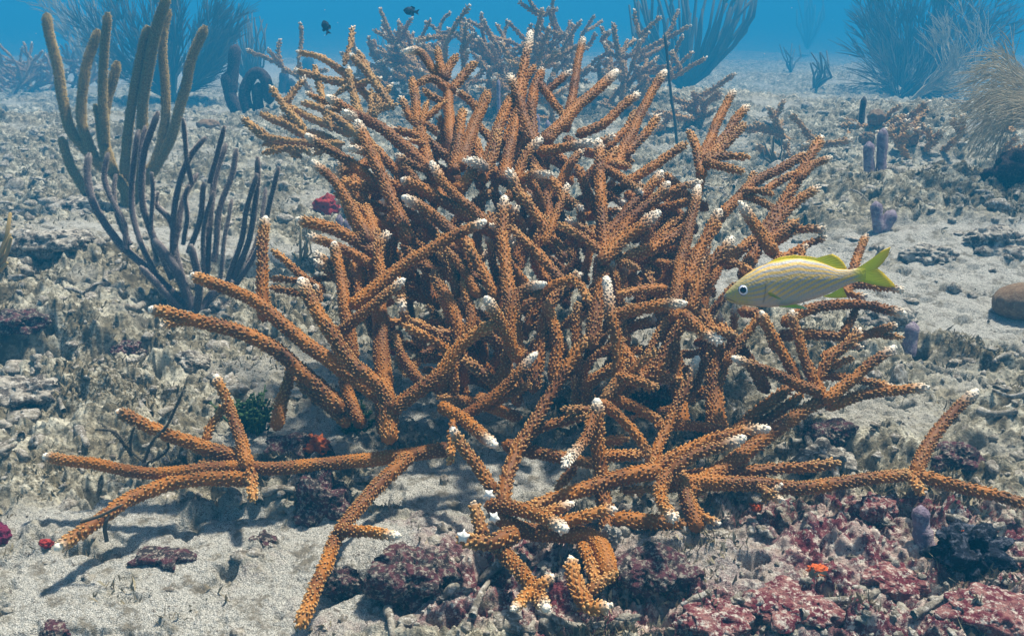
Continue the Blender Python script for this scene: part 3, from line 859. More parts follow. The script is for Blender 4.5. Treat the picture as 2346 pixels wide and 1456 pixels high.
# stalks and fans further back
rods('gorgonian_stalk', 'thin dark upright stalk behind the right side of the thicket', (1552, 335), None, pl('''
10|1552,335 1545,270 1533,180 1524,75
9|1530,110 1522,95 1526,80
'''), M_rod_d, None, 7, jz=.0)
def fan(name, label, base, tips, w, n, mat_, seed, bend=.35, curl=0, k=5, wide=1.0, z=None, cat='sea rod', fz=None, feather=0, part='rod'):
    """many slim stems rising from one foot and opening towards a row of tips; feather > 0 adds side branchlets"""
    g = np.random.default_rng(seed); p0, zz = hit(*base); z = z or zz
    root = tag(empty(name, p0), label, cat); tips = np.array(tips, float)
    b0 = np.array(base, float); nn = 0; small = MB(('pale',))
    for i in range(n):
        f_ = g.random()*(len(tips)-1); i0 = int(f_); tp = tips[i0]+(tips[min(i0+1, len(tips)-1)]-tips[i0])*(f_-i0)
        tp = b0+(tp-b0)*g.uniform(.55, 1.0)+g.normal(0, 6, 2)
        v = tp-b0; cu = curl+g.normal(0, .5); m1 = b0+v*.28+np.array([v[0]*.16*bend, 0])+g.normal(0, 3, 2); m2 = b0+v*.64+np.array([v[0]*.17*bend, 0])+np.array([-v[1]*cu*.1, v[0]*cu*.1])+g.normal(0, 5, 2)
        zz_ = z+g.normal(0, .10)*z*.3
        pts = [(b0, z), (m1, z*.7+zz_*.3), (m2, zz_), (tp, zz_)]
        P = np.array([unproj(q[0], q[1], zq) for q, zq in pts]); P, u = spline(P, .03*z)
        mb = MB(('pale',)); R = w/2*z/F*(1.1-.5*u/u[-1])*g.uniform(.8, 1.2)
        tube(mb, P, R, k, True, pale=.2+.3*u/u[-1])
        if feather:
            T, N, B = frames(P)
            for q in range(int(feather)):
                j = g.integers(len(u)//4, len(u)); sd_ = 1 if q % 2 else -1
                d = T[j]*1.0+np.cross(T[j], FW)*sd_*.38+g.normal(0, .12, 3); d /= np.linalg.norm(d)
                ln = g.uniform(.45, 1)*58*z/F
                e_ = d+T[j]*.5+g.normal(0, .15, 3); PP = np.array([P[j], P[j]+d*ln*.35, P[j]+(d*.35+e_*.3)*ln, P[j]+(d*.35+e_*.62)*ln-np.array([0, 0, .06*ln])])
                tube(mb, PP, .85*z/F*np.array([1.1, 1, .9, .5]), 3, False, pale=g.uniform(.1, .8))
        mb.obj(part, mat_, root)
    return root
fan('sea_rod', 'big dark sea rod bush fanning up into the blue water right of centre', (1568, 205), [(1420, 5), (1480, -60), (1580, -80), (1680, -60), (1755, -20)], 10, 60, M_plume_d, 41, 1.1, k=6)
fan('sea_rod', 'pale green-grey sea rod left of the big dark bush', (1492, 195), [(1432, 60), (1450, 20), (1490, 50), (1530, 70)], 11, 16, M_rod_g, 42, .9, k=6)
fan('sea_plume', 'large dark feathery sea plume at the top right corner', (2085, 215), [(1960, 60), (1985, -30), (2080, -60), (2200, -50), (2300, 10), (2330, 90)], 4.5, 75, M_plume_d, 43, .6, feather=46, cat='sea plume', part='plume_stem')
fan('sea_plume', 'pale wispy sea plume blown to the right in front of the dark one', (2080, 235), [(2180, 60), (2235, 5), (2262, 70), (2240, 100)], 3, 20, M_plume, 44, 1.6, 2.2, feather=26, cat='sea plume', part='plume_stem')
fan('sea_plume', 'drooping dark sea plume low beside the pale wispy one', (2060, 228), [(2240, 175), (2200, 140), (2120, 110), (1990, 110), (1960, 150)], 4, 34, M_rod_g, 45, .3, .8, feather=26, cat='sea plume', part='plume_stem')
fan('sea_rod', 'small pale fan-shaped sea rod between the two dark bushes', (1865, 208), [(1850, 140), (1880, 112), (1905, 118), (1938, 130)], 7, 16, M_rod_g, 46, 1.2, 1.0)
fan('sea_rod', 'faint dark sea rod far off between the two dark bushes', (1850, 110), [(1815, 10), (1850, -30), (1900, 10)], 7, 18, M_plume_d, 47, .8)
fan('sea_rod', 'faint slender dark sea rod below the far bush', (1812, 165), [(1790, 110), (1830, 85), (1850, 105)], 5, 7, M_rod_d, 48, .8)
fan('sea_rod', 'small grey sea rod on the rubble right of the thicket', (1785, 392), [(1738, 335), (1752, 308), (1790, 302), (1815, 330), (1838, 352)], 6, 16, M_rod_g, 49, 1.3)
fan('sea_rod', 'short grey sea rod between the rear coral and the tall hazy thicket', (885, 175), [(845, 95), (868, 70), (905, 72), (925, 90)], 5, 14, M_rod_g, 50, 1.2)
fan('sea_rod', 'clump of tall thin grey sea rods behind the dark rope sponges', (575, 200), [(510, 40), (552, 15), (590, 30), (625, 80)], 5, 46, M_rod_g, 51, 1.0)
fan('sea_plume', 'large dark feathery sea plume behind the tall tan sea rod', (400, 235), [(150, 40), (220, -40), (330, -60), (430, -50), (510, 10), (545, 60), (505, 120)], 4.5, 95, M_plume_d, 52, .5, feather=46, cat='sea plume', part='plume_stem')
fan('sea_plume', 'wispy pale sea plume blown left behind the tan sea rod', (235, 205), [(95, 20), (120, -20), (190, -20), (250, 20)], 3, 22, M_plume, 53, .4, .8, feather=24, cat='sea plume', part='plume_stem')
def sweep():
    g = np.random.default_rng(54); z = 1.95; p0, _ = hit(2400, 500); root = tag(empty('sea_plume', p0), 'big tan feathery sea plume at the right edge swaying left', 'sea plume')
    for i in range(110):
        f_ = g.random(); ty_ = 105+f_*235+g.normal(0, 6); tx_ = 2185+70*abs(f_-.62)*1.6+g.uniform(0, 90); zz = z+g.normal(0, .09)
        pts = [(2398, 505, z), (2410+g.normal(0, 8), 400-40*f_, z), (2405+g.normal(0, 15), 300-90*(1-f_), zz), (2340+g.normal(0, 12), 205+100*(f_-.35)+g.normal(0, 12), zz), ((tx_+2340)/2-10, ty_*.75+.25*(205+100*(f_-.35))-14, zz), (tx_, ty_+8, zz)]
        P = np.array([unproj(*q) for q in pts]); P, u = spline(P, .03); mb = MB(('pale',)); tube(mb, P, 1.6*z/F*(1.2-.8*u/u[-1]), 4, True, pale=g.uniform(.2, .9)); T, N, B = frames(P)
        for q in range(16):
            j = g.integers(len(u)//3, len(u)); d = T[j]+np.cross(T[j], FW)*(.30 if q % 2 else -.30)+g.normal(0, .10, 3); d /= np.linalg.norm(d); ln = g.uniform(.03, .07)
            tube(mb, np.array([P[j], P[j]+d*ln*.5, P[j]+d*ln-np.array([0, 0, .1*ln])]), .8*z/F*np.array([1, .9, .5]), 3, False, pale=g.uniform(.3, 1))
        mb.obj('plume_stem', M_plume, root)
sweep()
fan('sea_rod', 'brown branching tuft cut off by the left edge above the ledge', (-20, 640), [(-40, 500), (-10, 480), (22, 500), (30, 560), (25, 600)], 11, 18, M_rod_y, 55, .4)
fan('sea_rod', 'small brown twiggy gorgonian on the rubble at the left side of the thicket', (690, 612), [(668, 520), (685, 505), (705, 515), (720, 545), (655, 560)], 6, 14, M_tuft, 56, .8)

# ------------------------------------------------------------------ sponges, coral heads and rocks
def lump(name, label, cat, px, py, rpx, mat_, amp=.2, fr=2.0, sq=(1, 1, 1), seed=0, lift=.5, z=None, group=None, sub=40, extra=()):
    p, zz = hit(px, py, True); z = z or zz
    if z != zz: p = unproj(px, py, z)
    r = rpx*z/F; mb = MB(); c_ = p+np.array([0, 0, r*lift*sq[2]]); blob(mb, c_, r, amp, fr, sub, sq, seed)
    for (dx, dy, dz, s) in extra: blob(mb, c_+np.array([dx, dy, dz])*r, r*s, amp, fr, sub//2, sq, seed+3)
    return tag(mb.obj(name, mat_), label, cat, group)
lump('sponge', 'dark red sponge lump at the left edge of the thicket', 'sponge', 752, 485, 27, M_red, .3, 2.2, (1.1, 1, .9), 1)
lump('sponge', 'bright orange sponge lump on the dark rock above the low arm', 'sponge', 725, 1040, 26, M_orange, .35, 3.5, (1.1, 1, .9), 2, lift=.9)
lump('sponge', 'magenta sponge cut off by the left edge near the bottom', 'sponge', 0, 1235, 24, M_magenta, .25, 2, (1, 1, 1.1), 3)
lump('sponge', 'small crimson sponge at the end of the low staghorn arm', 'sponge', 106, 1250, 11, M_red, .3, 2, (1.3, 1, 1), 4)
lump('sponge', 'ragged black sponge mound at the lower right', 'sponge', 2215, 1290, 78, M_black, .42, 2.6, (1.1, .8, .75), 5, lift=.45, sub=60)
lump('sponge', 'small orange patch of sponge on top of the black mound', 'sponge', 2205, 1225, 14, M_orange, .2, 3, (1.2, .5, .8), 6, z=.80)
lump('sponge', 'orange-pink sponge knob on the pink rocks at bottom right', 'sponge', 1872, 1310, 18, M_orange, .35, 3, (1.2, 1, .6), 7)
lump('sponge', 'pink-orange sponge dot under the long right arm', 'sponge', 1732, 1165, 14, M_orange, .3, 3, (1.1, 1, .8), 8)
lump('sponge', 'small dark red sponge deep inside the thicket', 'sponge', 900, 800, 18, M_red, .3, 2, (1, 1, 1), 9, z=1.06)
lump('sponge', 'red sponge knob among the brown sponges at right', 'sponge', 2066, 292, 16, M_red, .3, 2, (1.2, 1, 1), 10)
lump('coral_head', 'smooth brown boulder coral cut off by the right edge', 'coral', 2335, 715, 62, M_brown, .06, 1.5, (1, .9, .72), 11, lift=.5)
lump('coral_head', 'brown rounded coral head behind the lilac fingers at right', 'coral', 2005, 285, 20, M_brown, .15, 2, (1, 1, .9), 12, lift=.8)
lump('coral_head', 'brown lumpy coral head right of the lilac fingers', 'coral', 2075, 340, 26, M_brown, .25, 3, (1, .9, 1.2), 13, lift=.8)
lump('coral_head', 'small brown coral head at the foot of the lilac fingers', 'coral', 1985, 325, 17, M_brown, .2, 3, (1, 1, .8), 14, lift=.6)
lump('coral_head', 'dark round coral head under the dark plume at right', 'coral', 2135, 215, 36, M_rope, .12, 2, (1, .8, .8), 15, lift=.5)
lump('coral_head', 'dark overhanging coral boulder at the right edge above the rubble', 'coral', 2320, 420, 60, M_rope, .3, 2, (1.1, .7, .8), 16, lift=.4)
lump('coral_head', 'small tan brain-like coral head on rubble left of the rear coral', 'coral', 478, 292, 24, M_brown, .12, 3, (1.1, 1, .5), 17, lift=.5)
def fingers(label, base, lst, mat_, cat='sponge', name='tube_sponge', jz=.0, amp=.22, seed=3):
    g = np.random.default_rng(seed); p0, z = hit(*base); root = tag(empty(name, p0), label, cat)
    for i, (w, pts) in enumerate(lst):
        P = np.array([unproj(x, y, z) for x, y in pts]); P, u = spline(P, .004*z)
        R = w/2*z/F*.92*(1+amp*pn(u*20/z, u*0+i*3, 2)+.05*np.sin(u/(u[-1])*9+i))
        R = R*np.sqrt(np.clip(1-(1-np.clip((u[-1]-u)/(R*1.2), 0, 1))**2, .08, 1))
        mb = MB(); tube(mb, P, R, 16, True, .04); mb.obj('finger', mat_, root)
    return root
fingers('pair of upright lilac sponge fingers on the rubble at right', (1998, 405), pl('''
28|1995,408 1990,365 1991,325
24|2018,395 2020,350 2024,294'''), M_lilac)
fingers('slim purple sponge finger rising left of the brown coral heads', (1972, 290), pl('''
15|1972,295 1975,260 1980,222'''), M_rope, seed=4)
fingers('two short grey-lilac sponge fingers low on the rubble right of the fish', (2020, 530), pl('''
30|2015,535 2010,500 2006,462
32|2020,530 2035,505 2048,482'''), M_lilac)
fingers('lilac sponge stub standing on the pale sand right of the thicket', (2085, 810), pl('''
36|2080,815 2086,780 2092,738'''), M_lilac)
fingers('lumpy pink-lilac sponge finger left of the black mound', (2125, 1270), pl('''
52|2125,1275 2115,1230 2112,1200
40|2113,1225 2110,1190 2110,1158'''), M_lilac)
fingers('pair of dark brown rope sponges behind the purple sea rod', (545, 262), pl('''
34|550,262 528,220 520,165
28|530,210 535,150 540,102'''), M_rope, jz=0)
fingers('arching dark brown rope sponge next to the upright pair', (590, 262), pl('''
30|572,262 560,215 582,168 608,182 618,238
26|595,265 590,220 592,190'''), M_rope)
fingers('short dark brown sponge post behind the rear coral', (706, 165), pl('''
32|706,190 706,160 706,130'''), M_rope)
fingers('stubby dark sponge half hidden by the rear coral branches', (655, 215), pl('''
26|650,220 650,190 652,162
22|670,222 668,200 666,180'''), M_rope)
fingers('lilac sponge fingers peeking out at the left side of the thicket', (790, 545), pl('''
20|792,560 795,530 795,500
18|778,550 777,520 778,492
22|862,560 862,540 862,522'''), M_lilac)
fingers('small white-lilac sponge fingers behind the top of the thicket', (1290, 330), pl('''
12|1230,330 1232,290 1231,262
12|1255,330 1256,300 1254,275
9|1143,260 1142,210 1142,182'''), M_lilac)
rk = [('dark purple crusted boulder at the bottom left of centre', 950, 1330, 84, M_rock_p, (1.25, 1, .75)),
      ('dark purple rock under the orange sponge', 680, 1035, 48, M_rock_p, (1.6, .9, .75)),
      ('dark shaded rock beneath the low staghorn arm', 730, 1160, 60, M_rock_p, (1, .9, 1.1)),
      ('small purple crusted stone left of the bottom boulder', 780, 1335, 38, M_rock_p, (1.3, 1, .8)),
      ('dark crusted rock right of the small front coral', 1500, 1310, 68, M_rock_p, (1.3, 1, .6)),
      ('pale crusted rock behind the small front coral', 1420, 1195, 30, M_rock, (1, 1, 1.1)),
      ('maroon and white crusted stone on the right, below the long arm', 2005, 1175, 46, M_rock_pink, (1.25, 1, .9)),
      ('brown crusted stone under the long right arm', 1890, 1065, 50, M_rock, (1.2, 1, .8)),
      ('purple-brown rubble rock right of the long arm fork', 2190, 1060, 46, M_rock_p, (1.3, 1, .8)),
      ('large pink crusted rock at the bottom right corner', 2270, 1400, 80, M_rock_pink, (1.3, 1,.38)),
      ('pink crusted rock in the middle of the lower right rubble', 2060, 1330, 62, M_rock_pink, (1.2, 1,.38)),
      ('pink crusted rock low at the bottom right of centre', 1800, 1390, 76, M_rock_pink, (1.3, 1,.38)),
      ('maroon rock on the bottom edge right of the front coral', 1640, 1420, 60, M_rock_pink, (1.3, 1,.38)),
      ('flat dark stone on the sand below the low left coral', 370, 1280, 50, M_rock_p, (1.35, .8, .4)),
      ('brown grey rock below the low arm, with turf on it', 1400, 1240, 20, M_rock, (1.1, 1, 1.6)),
      ('grey boulder in the rubble behind the fish tail', 2020, 740, 45, M_rock, (1.4, .8, .6)),
      ('pale rounded boulder in front of the tall hazy thicket', 875, 180, 38, M_rock, (1.2, .8, .6)),
      ('grey rock at the foot of the purple sea rod', 500, 715, 32, M_rock, (1.3, 1, .7)),
      ('shaded dark rock in the middle of the thicket floor', 1490, 930, 46, M_rock_p, (1.3, 1, 1.0)),
      ('dark turf covered rock under the right cluster', 1900, 1000, 40, M_rock_p, (1.5, 1, .7)),
      ('crusted stone right of the dark shade under the thicket', 1740, 990, 42, M_rock, (1.4, 1, .8)),
      ('dark crusted lump in the left rubble, right of the ledge', 290, 800, 34, M_rock_p, (1.4, 1, .6)),
      ('dark pitted stone at the very bottom left', 135, 1440, 26, M_rock_p, (1.5, 1, .5)),
      ('low turf covered rock at the far left edge, above the low coral', 60, 900, 60, M_rock, (1.5, 1, .5)),
      ('broad grey rock shelf left of the purple sea rod', 110, 560, 62, M_rock, (1.5, 1, .5)),
      ('turf covered rock beneath the tall tan sea rod', 190, 480, 40, M_rock, (1.5, 1, .55)),
      ('mottled rock between the two long left arms of the thicket', 440, 830, 34, M_rock, (1.4, 1, .55)),
      ('dark mottled rock at the left edge below the brown tuft', 20, 740, 48, M_rock_p, (1.5, 1, .5)),
      ('rubble rock at the right edge under the dark overhang', 2290, 560, 56, M_rock, (1.4, 1, .6)),
      ('pitted rock on the slope above the fish tail', 2130, 590, 40, M_rock, (1.4, 1, .6)),
      ('brown crusted stone on the sand left of the long low finger', 600, 1240, 22, M_rock_p, (1.2, 1, .7))]
for i, (lb, x, y, r_, m_, sq) in enumerate(rk): lump('rock', lb, 'rock', x, y, r_, m_, .36, 1.7, sq, 20+i, lift=.15, sub=80)
# green algae tufts
def tuft(label, px, py, w, h_, n, mat_, seed):
    g = np.random.default_rng(seed); p0, z = hit(px, py); mb = MB(('pale',))
    for i in range(n):
        q = p0+np.array([g.normal(0, w*z/F*.35), g.normal(0, w*z/F*.3), -.002]); d = np.array([g.normal(0, .35), g.normal(0, .35), 1.]); ln = h_*z/F*g.uniform(.4, 1)
        P = np.array([q, q+d*ln*.5, q+d*ln+g.normal(0, .15*ln, 3)]); tube(mb, P, np.array([.0012, .0016, .0008]), 4, True, pale=g.random())
        for _ in range(5):
            s = P[1]+(P[2]-P[1])*g.random(); blob(mb, s+g.normal(0, .002, 3), .0028, .2, 1, 4, (1, 1, .6), i, pale=g.random())
    return tag(mb.obj('algae_tuft', mat_), label, 'algae')
tuft('upright green algae tuft behind the finger of the low left coral', 575, 985, 40, 90, 60, M_green, 1)
tuft('green algae tuft in the shade left of the dark trunk', 812, 985, 50, 70, 50, M_green, 2)

# rubble, shells and turf nobody could count
def rubble():
    g = np.random.default_rng(77); mb = MB(); n = 0
    r = np.exp(g.uniform(math.log(.55), math.log(4.5), 6000)); a = g.uniform(-.62, .62, 6000); x = r*np.sin(a); y = r*np.cos(a)
    sand, cr_ = masks(x, y); keep = g.random(6000) < (1-sand*.93); x, y, r = x[keep], y[keep], r[keep]; hz = height(x, y)
    sub = 9; u = np.linspace(0, np.pi, sub); v = np.arange(12)*2*np.pi/12; U, Vv = np.meshgrid(u, v, indexing='ij')
    d = np.stack([np.sin(U)*np.cos(Vv), np.sin(U)*np.sin(Vv), np.cos(U)], -1).reshape(-1, 3); kk = 12
    i, j = np.meshgrid(np.arange(sub-1), np.arange(kk), indexing='ij'); Q = np.stack([i*kk+j, (i+1)*kk+j, (i+1)*kk+(j+1) % kk, i*kk+(j+1) % kk], -1).reshape(-1, 4)
    m = len(x); s = g.lognormal(-5.55, .5, m)*np.clip(r, .8, 2.2); sq = g.uniform(.45, 1.5, (m, 1, 3)); sq[..., 2] *= .7
    th = g.uniform(0, 6.28, m); off = g.uniform(-50, 50, (m, 1, 3)); nn = pn3((d[None]*1.7+off).reshape(-1, 3), 4).reshape(m, -1, 1); P = d[None]*(1+.5*nn)*sq*s[:, None, None]*.85
    X = P[..., 0]*np.cos(th)[:, None]-P[..., 1]*np.sin(th)[:, None]; Y = P[..., 0]*np.sin(th)[:, None]+P[..., 1]*np.cos(th)[:, None]
    P = np.stack([X+x[:, None], Y+y[:, None], P[..., 2]+(hz+s*.1)[:, None]], -1)
    mb.add(P.reshape(-1, 3), (Q[None]+(np.arange(m)*len(d))[:, None, None]).reshape(-1, 4))
    for q in range(420):                     # broken coral sticks among the stones
        rr = math.exp(g.uniform(math.log(.6), math.log(4))); aa = g.uniform(-.6, .6); x_, y_ = rr*math.sin(aa), rr*math.cos(aa); t_ = g.uniform(0, 6.28); ln = g.uniform(.012, .05)
        pp = [(x_+math.cos(t_)*ln*v_, y_+math.sin(t_)*ln*v_) for v_ in (-.5, 0, .5)]; hz_ = height(np.array([p_[0] for p_ in pp]), np.array([p_[1] for p_ in pp]))
        if masks(np.array([x_]), np.array([y_]))[0][0] > .45: continue
        P_ = np.array([[p_[0], p_[1], h_+.004] for p_, h_ in zip(pp, np.maximum(hz_, hz_.mean()))]); P_, u_ = spline(P_, .005); tube(mb, P_, g.uniform(.003, .006)*(1-.4*u_/u_[-1]), 7, True, .12)
    return tag(mb.obj('rubble', M_bits, origin=(0, 1, 0)), kind='stuff')
rubble()
def turf():
    g = np.random.default_rng(78); N_ = 120000
    r = np.exp(g.uniform(math.log(.55), math.log(3.2), N_)); a = g.uniform(-.62, .62, N_); x = r*np.sin(a); y = r*np.cos(a)
    sand, cr_ = masks(x, y); tf_ = sstep(-.02, .35, fbm(x*8, y*9, 71, 4))*(1-sand); keep = g.random(N_) < tf_; x, y, r = x[keep], y[keep], r[keep]; n = len(x)
    b0 = np.stack([x, y, height(x, y)-.001], 1); ln = g.uniform(.003, .013, (n, 1))
    d = np.stack([g.normal(0, .6, n), g.normal(0, .6, n), np.ones(n)], 1); d /= np.linalg.norm(d, axis=1)[:, None]
    s = np.cross(d, g.normal(size=(n, 3))); s /= np.linalg.norm(s, axis=1)[:, None]; w = .0008*np.clip(r, .8, 3)[:, None]
    V = np.stack([b0-s*w, b0+s*w, b0+d*ln*.6+s*w*.6+g.normal(0, .001, (n, 3)), b0+d*ln+g.normal(0, .002, (n, 3))], 1).reshape(-1, 3)
    o4 = np.arange(n)[:, None]*4; tr = np.concatenate([o4+np.array([[0, 1, 2]]), o4+np.array([[0, 2, 3]])])
    mb = MB(('pale',)); mb.add(V, None, tr, pale=np.repeat(g.random(n), 4)); return tag(mb.obj('algae_turf', M_tuft, origin=(0, 1, 0)), kind='stuff')
turf()

# ------------------------------------------------------------------ fish
def fish():
    Z = .925; s = 4.512
    def U(x, y, dz=0.0): return unproj(1600+x/s, 520+y/s, Z+dz)
    sx = np.array([262, 285, 330, 400, 500, 620, 760, 900, 1050, 1200, 1320, 1430, 1560, 1660, 1730], float)
    ty = np.array([712, 672, 628, 560, 482, 412, 362, 330, 322, 345, 385, 430, 440, 420, 408], float)
    by = np.array([722, 748, 778, 797, 812, 823, 827, 818, 790, 742, 700, 650, 590, 562, 560], float)
    tk = np.array([8, 26, 52, 84, 112, 130, 138, 138, 130, 112, 88, 62, 36, 20, 10], float)
    n, k = 170, 96; x = np.linspace(262, 1730, n)
    def sm(a):
        v = np.interp(x, sx, a); ker = np.hanning(9); ker /= ker.sum(); return np.convolve(np.pad(v, 4, 'edge'), ker, 'valid')
    T_, B_, K_ = sm(ty), sm(by), sm(tk)
    th = np.arange(k)*2*np.pi/k
    cy = (T_+B_)/2; hy = (B_-T_)/2
    X = np.repeat(x[:, None], k, 1); Yp = cy[:, None]-hy[:, None]*np.cos(th)[None]; pz = np.sin(th); pz = np.sign(pz)*np.abs(pz)**.85
    dz = K_[:, None]*pz[None]*(1-.25*np.clip(-np.cos(th), 0, 1))[None]/s*Z/F
    V = np.array([U(a, b_, c_) for a, b_, c_ in zip(X.ravel(), Yp.ravel(), dz.ravel())])
    i, j = np.meshgrid(np.arange(n-1), np.arange(k), indexing='ij'); Q = np.stack([i*k+j, i*k+(j+1) % k, (i+1)*k+(j+1) % k, (i+1)*k+j], -1).reshape(-1, 4)
    xx = X.ravel(); yy = Yp.ravel(); v = ((Yp-T_[:, None])/(2*hy[:, None])).ravel(); q = (xx-262)/1468
    gold = np.array([.90, .52, .004]); silv = np.array([.30, .34, .40]); olive = np.array([.42, .36, .07]); belly = np.array([.50, .43, .36]); yel = np.array([.62, .56, .01])
    def gs(a, c_, w_): return np.exp(-((a-c_)/w_)**2)
    up = np.clip(.5+.5*np.cos((v+.015*np.sin(xx*.02))*2*np.pi/.125), 0, 1)**.75
    ob = np.clip(.5+.5*np.cos((yy+.62*xx-.00018*(xx-900)**2)*2*np.pi/56), 0, 1)**.65
    lo = sstep(.36, .44, v)*sstep(620, 760, xx)
    str_ = up*(1-lo)+ob*lo; str_ = str_*(1-.85*sstep(.70, .92, v))*(.35+.65*sstep(420, 620, xx))
    scale = .8+.2*np.sin(xx*.42+yy*.2)*np.sin(yy*.42-xx*.1)
    c_ = silv*(1-sstep(.65, .95, v))[:, None]+belly*sstep(.65, .95, v)[:, None]
    head = 1-sstep(480, 680, xx+60*np.sin(v*3)); c_ = c_*(1-.75*head)[:, None]+(olive*.75+belly*.25)[None]*(.75*head)[:, None]
    c_ = c_*(1-str_*scale)[:, None]+gold*(str_*scale)[:, None]
    spk = (hashf(np.floor(xx/9), np.floor(yy/9), 5) > .72)*head*sstep(560, 640, yy)*(1-sstep(760, 800, yy)); c_ = c_*(1-.5*spk)[:, None]+yel*(.5*spk)[:, None]
    tl = sstep(1560, 1720, xx); c_ = c_*(1-tl)[:, None]+yel*tl[:, None]
    gill = gs(xx, 655+40*np.cos((v-.5)*3.0), 8)*sstep(.3, .45, v)*(1-sstep(.85, .95, v)); c_ = c_*(1-.45*gill)[:, None]
    mouth = gs(yy, 722+.42*(xx-262), 5)*(1-sstep(350, 420, xx)); c_ = c_*(1-.8*mouth)[:, None]
    lip = (1-sstep(268, 300, xx)); c_ = c_*(1-.6*lip)[:, None]+np.array([.16, .17, .24])*(.6*lip)[:, None]
    root = tag(empty('striped_fish', U(800, 600)), 'yellow and silver striped fish swimming left beside the big thicket', 'fish')
    m, t, b = mat('fish_skin', .5, .3); t.links.new(attr(t, 'colr').outputs['Color'], b.inputs['Base Color'])
    bump(t, b, node_scale(t), .0006, .5)
    org = WLOC[root.name]
    me = mk_mesh('body', V-org, Q.ravel(), np.arange(len(Q))*4, {'colr': c_}, m); link('body', me, root, org)
    mf, t, b = mat('fish_fin', .5, .3); b.inputs['Base Color'].default_value = (.48, .50, .02, 1)
    at_ = attr(t, 'colr').outputs['Color']; t.links.new(at_, b.inputs['Base Color'])
    b.inputs['Subsurface Weight'].default_value = .0
    def fin(name, A, B_, thick=.0006, dz=0.0, edge=(.85, .55, .01), basec=(.92, .88, .01), dz2=0.0, rays=28):
        """fin membrane between root line A and outer line B"""
        A = np.array(A, float); B2 = np.array(B_, float)
        def rs(P, m):
            s_ = np.r_[0, np.cumsum(np.hypot(*np.diff(P, axis=0).T))]; u_ = np.linspace(0, s_[-1], m); return np.stack([np.interp(u_, s_, P[:, 0]), np.interp(u_, s_, P[:, 1])], 1)
        m_ = rays*3; a, b2 = rs(A, m_), rs(B2, m_); rows = 7; Vs = []; Cs = []
        for side in (-1, 1):
            for r_ in range(rows):
                f_ = r_/(rows-1); P = a*(1-f_)+b2*f_; wv = np.cos(np.arange(m_)*2*np.pi/3)*.0004*(1-f_*.6)
                Vs.append(np.array([U(px_, py_, dz+(dz2-dz)*f_+side*(thick*(1.05-f_)+.0001)+w_) for (px_, py_), w_ in zip(P, wv)]))
                e_ = f_**3; Cs.append(np.tile(np.array(basec)*(1-e_)+np.array(edge)*e_, (m_, 1))*(.88+.12*np.cos(np.arange(m_)*2*np.pi/3))[:, None])
        Vv = np.vstack(Vs); Q = []
        R2 = rows*m_
        for r_ in range(rows-1):
            j = np.arange(m_-1); Q.append(np.stack([r_*m_+j, r_*m_+j+1, (r_+1)*m_+j+1, (r_+1)*m_+j], 1)); Q.append(Q[-1][:, ::-1]+R2)
        j = np.arange(m_-1); r_ = rows-1; Q.append(np.stack([r_*m_+j, r_*m_+j+1, R2+r_*m_+j+1, R2+r_*m_+j], 1))
        Q = np.concatenate(Q); me = mk_mesh(name, Vv-org, Q.ravel(), np.arange(len(Q))*4, {'colr': np.vstack(Cs)}, mf); return link(name, me, root, org)
    fin('dorsal_fin', [(715, 385), (850, 345), (1000, 330), (1180, 345), (1300, 385), (1435, 440)], [(700, 382), (760, 345), (850, 308), (900, 300), (1000, 286), (1060, 298), (1150, 302), (1235, 318), (1300, 296), (1385, 276), (1450, 310), (1500, 362), (1540, 432), (1440, 446)])
    fin('tail_fin', [(1640, 425), (1650, 490), (1640, 560)], [(1690, 395), (1800, 320), (1900, 240), (1988, 203), (1960, 300), (1900, 380), (1852, 425), (1900, 460), (1960, 520), (2020, 580), (2042, 622), (1960, 622), (1820, 600), (1690, 562)], rays=36)
    fin('anal_fin', [(1290, 712), (1380, 680), (1480, 625)], [(1290, 720), (1400, 735), (1480, 733), (1540, 722), (1510, 660), (1492, 612)], rays=16)
    fin('pelvic_fin', [(830, 815), (900, 812), (980, 800)], [(840, 826), (930, 835), (1060, 845), (1140, 852), (1090, 815), (1010, 795)], dz=-.006, dz2=-.012, rays=14, edge=(.6, .6, .5))
    fin('pectoral_fin', [(722, 672), (722, 690), (735, 705)], [(760, 672), (820, 712), (880, 752), (830, 748), (770, 718)], dz=-.0135, dz2=-.018, rays=12, basec=(.72, .62, .05), edge=(.55, .5, .3))
    # eye: white-blue iris disc with a black pupil bulging from the head
    def dome(name, cx, cy_, r_, d0, bulge, colr, parent, rough=.15):
        m, t, b = mat(name, rough, .6); b.inputs['Base Color'].default_value = (*colr, 1)
        mb = MB(); rows = 9; kk = 28
        V = []; rr = r_/s*Z/F; c0 = U(cx, cy_, d0)
        for a in range(rows):
            ph = a/(rows-1)*np.pi/2; q_ = np.arange(kk)*2*np.pi/kk
            V.append(c0+(RX[None]*np.cos(q_)[:, None]+UP[None]*np.sin(q_)[:, None])*rr*np.cos(ph)-FW*bulge*math.sin(ph))
        i, j = np.meshgrid(np.arange(rows-1), np.arange(kk), indexing='ij'); mb.add(np.vstack(V), np.stack([i*kk+j, i*kk+(j+1) % kk, (i+1)*kk+(j+1) % kk, (i+1)*kk+j], -1).reshape(-1, 4))
        return mb.obj(name, m, parent)
    z0 = -np.interp(470, x, K_)/s*Z/F*.93
    e = dome('eye', 470, 652, 60, z0+.0016, .0030, (.10, .16, .42), root)
    dome('iris', 467, 652, 49, z0-.0002, .0022, (.80, .85, .90), e); dome('pupil', 464, 650, 34, z0-.0016, .0014, (.004, .006, .015), e)
    return root
def node_scale(t):
    v = node(t, 'ShaderNodeTexVoronoi', i_Scale=420.0); g_ = t.nodes.new('ShaderNodeNewGeometry'); t.links.new(g_.outputs['Position'], v.inputs['Vector']); return v.outputs[0]
fish()
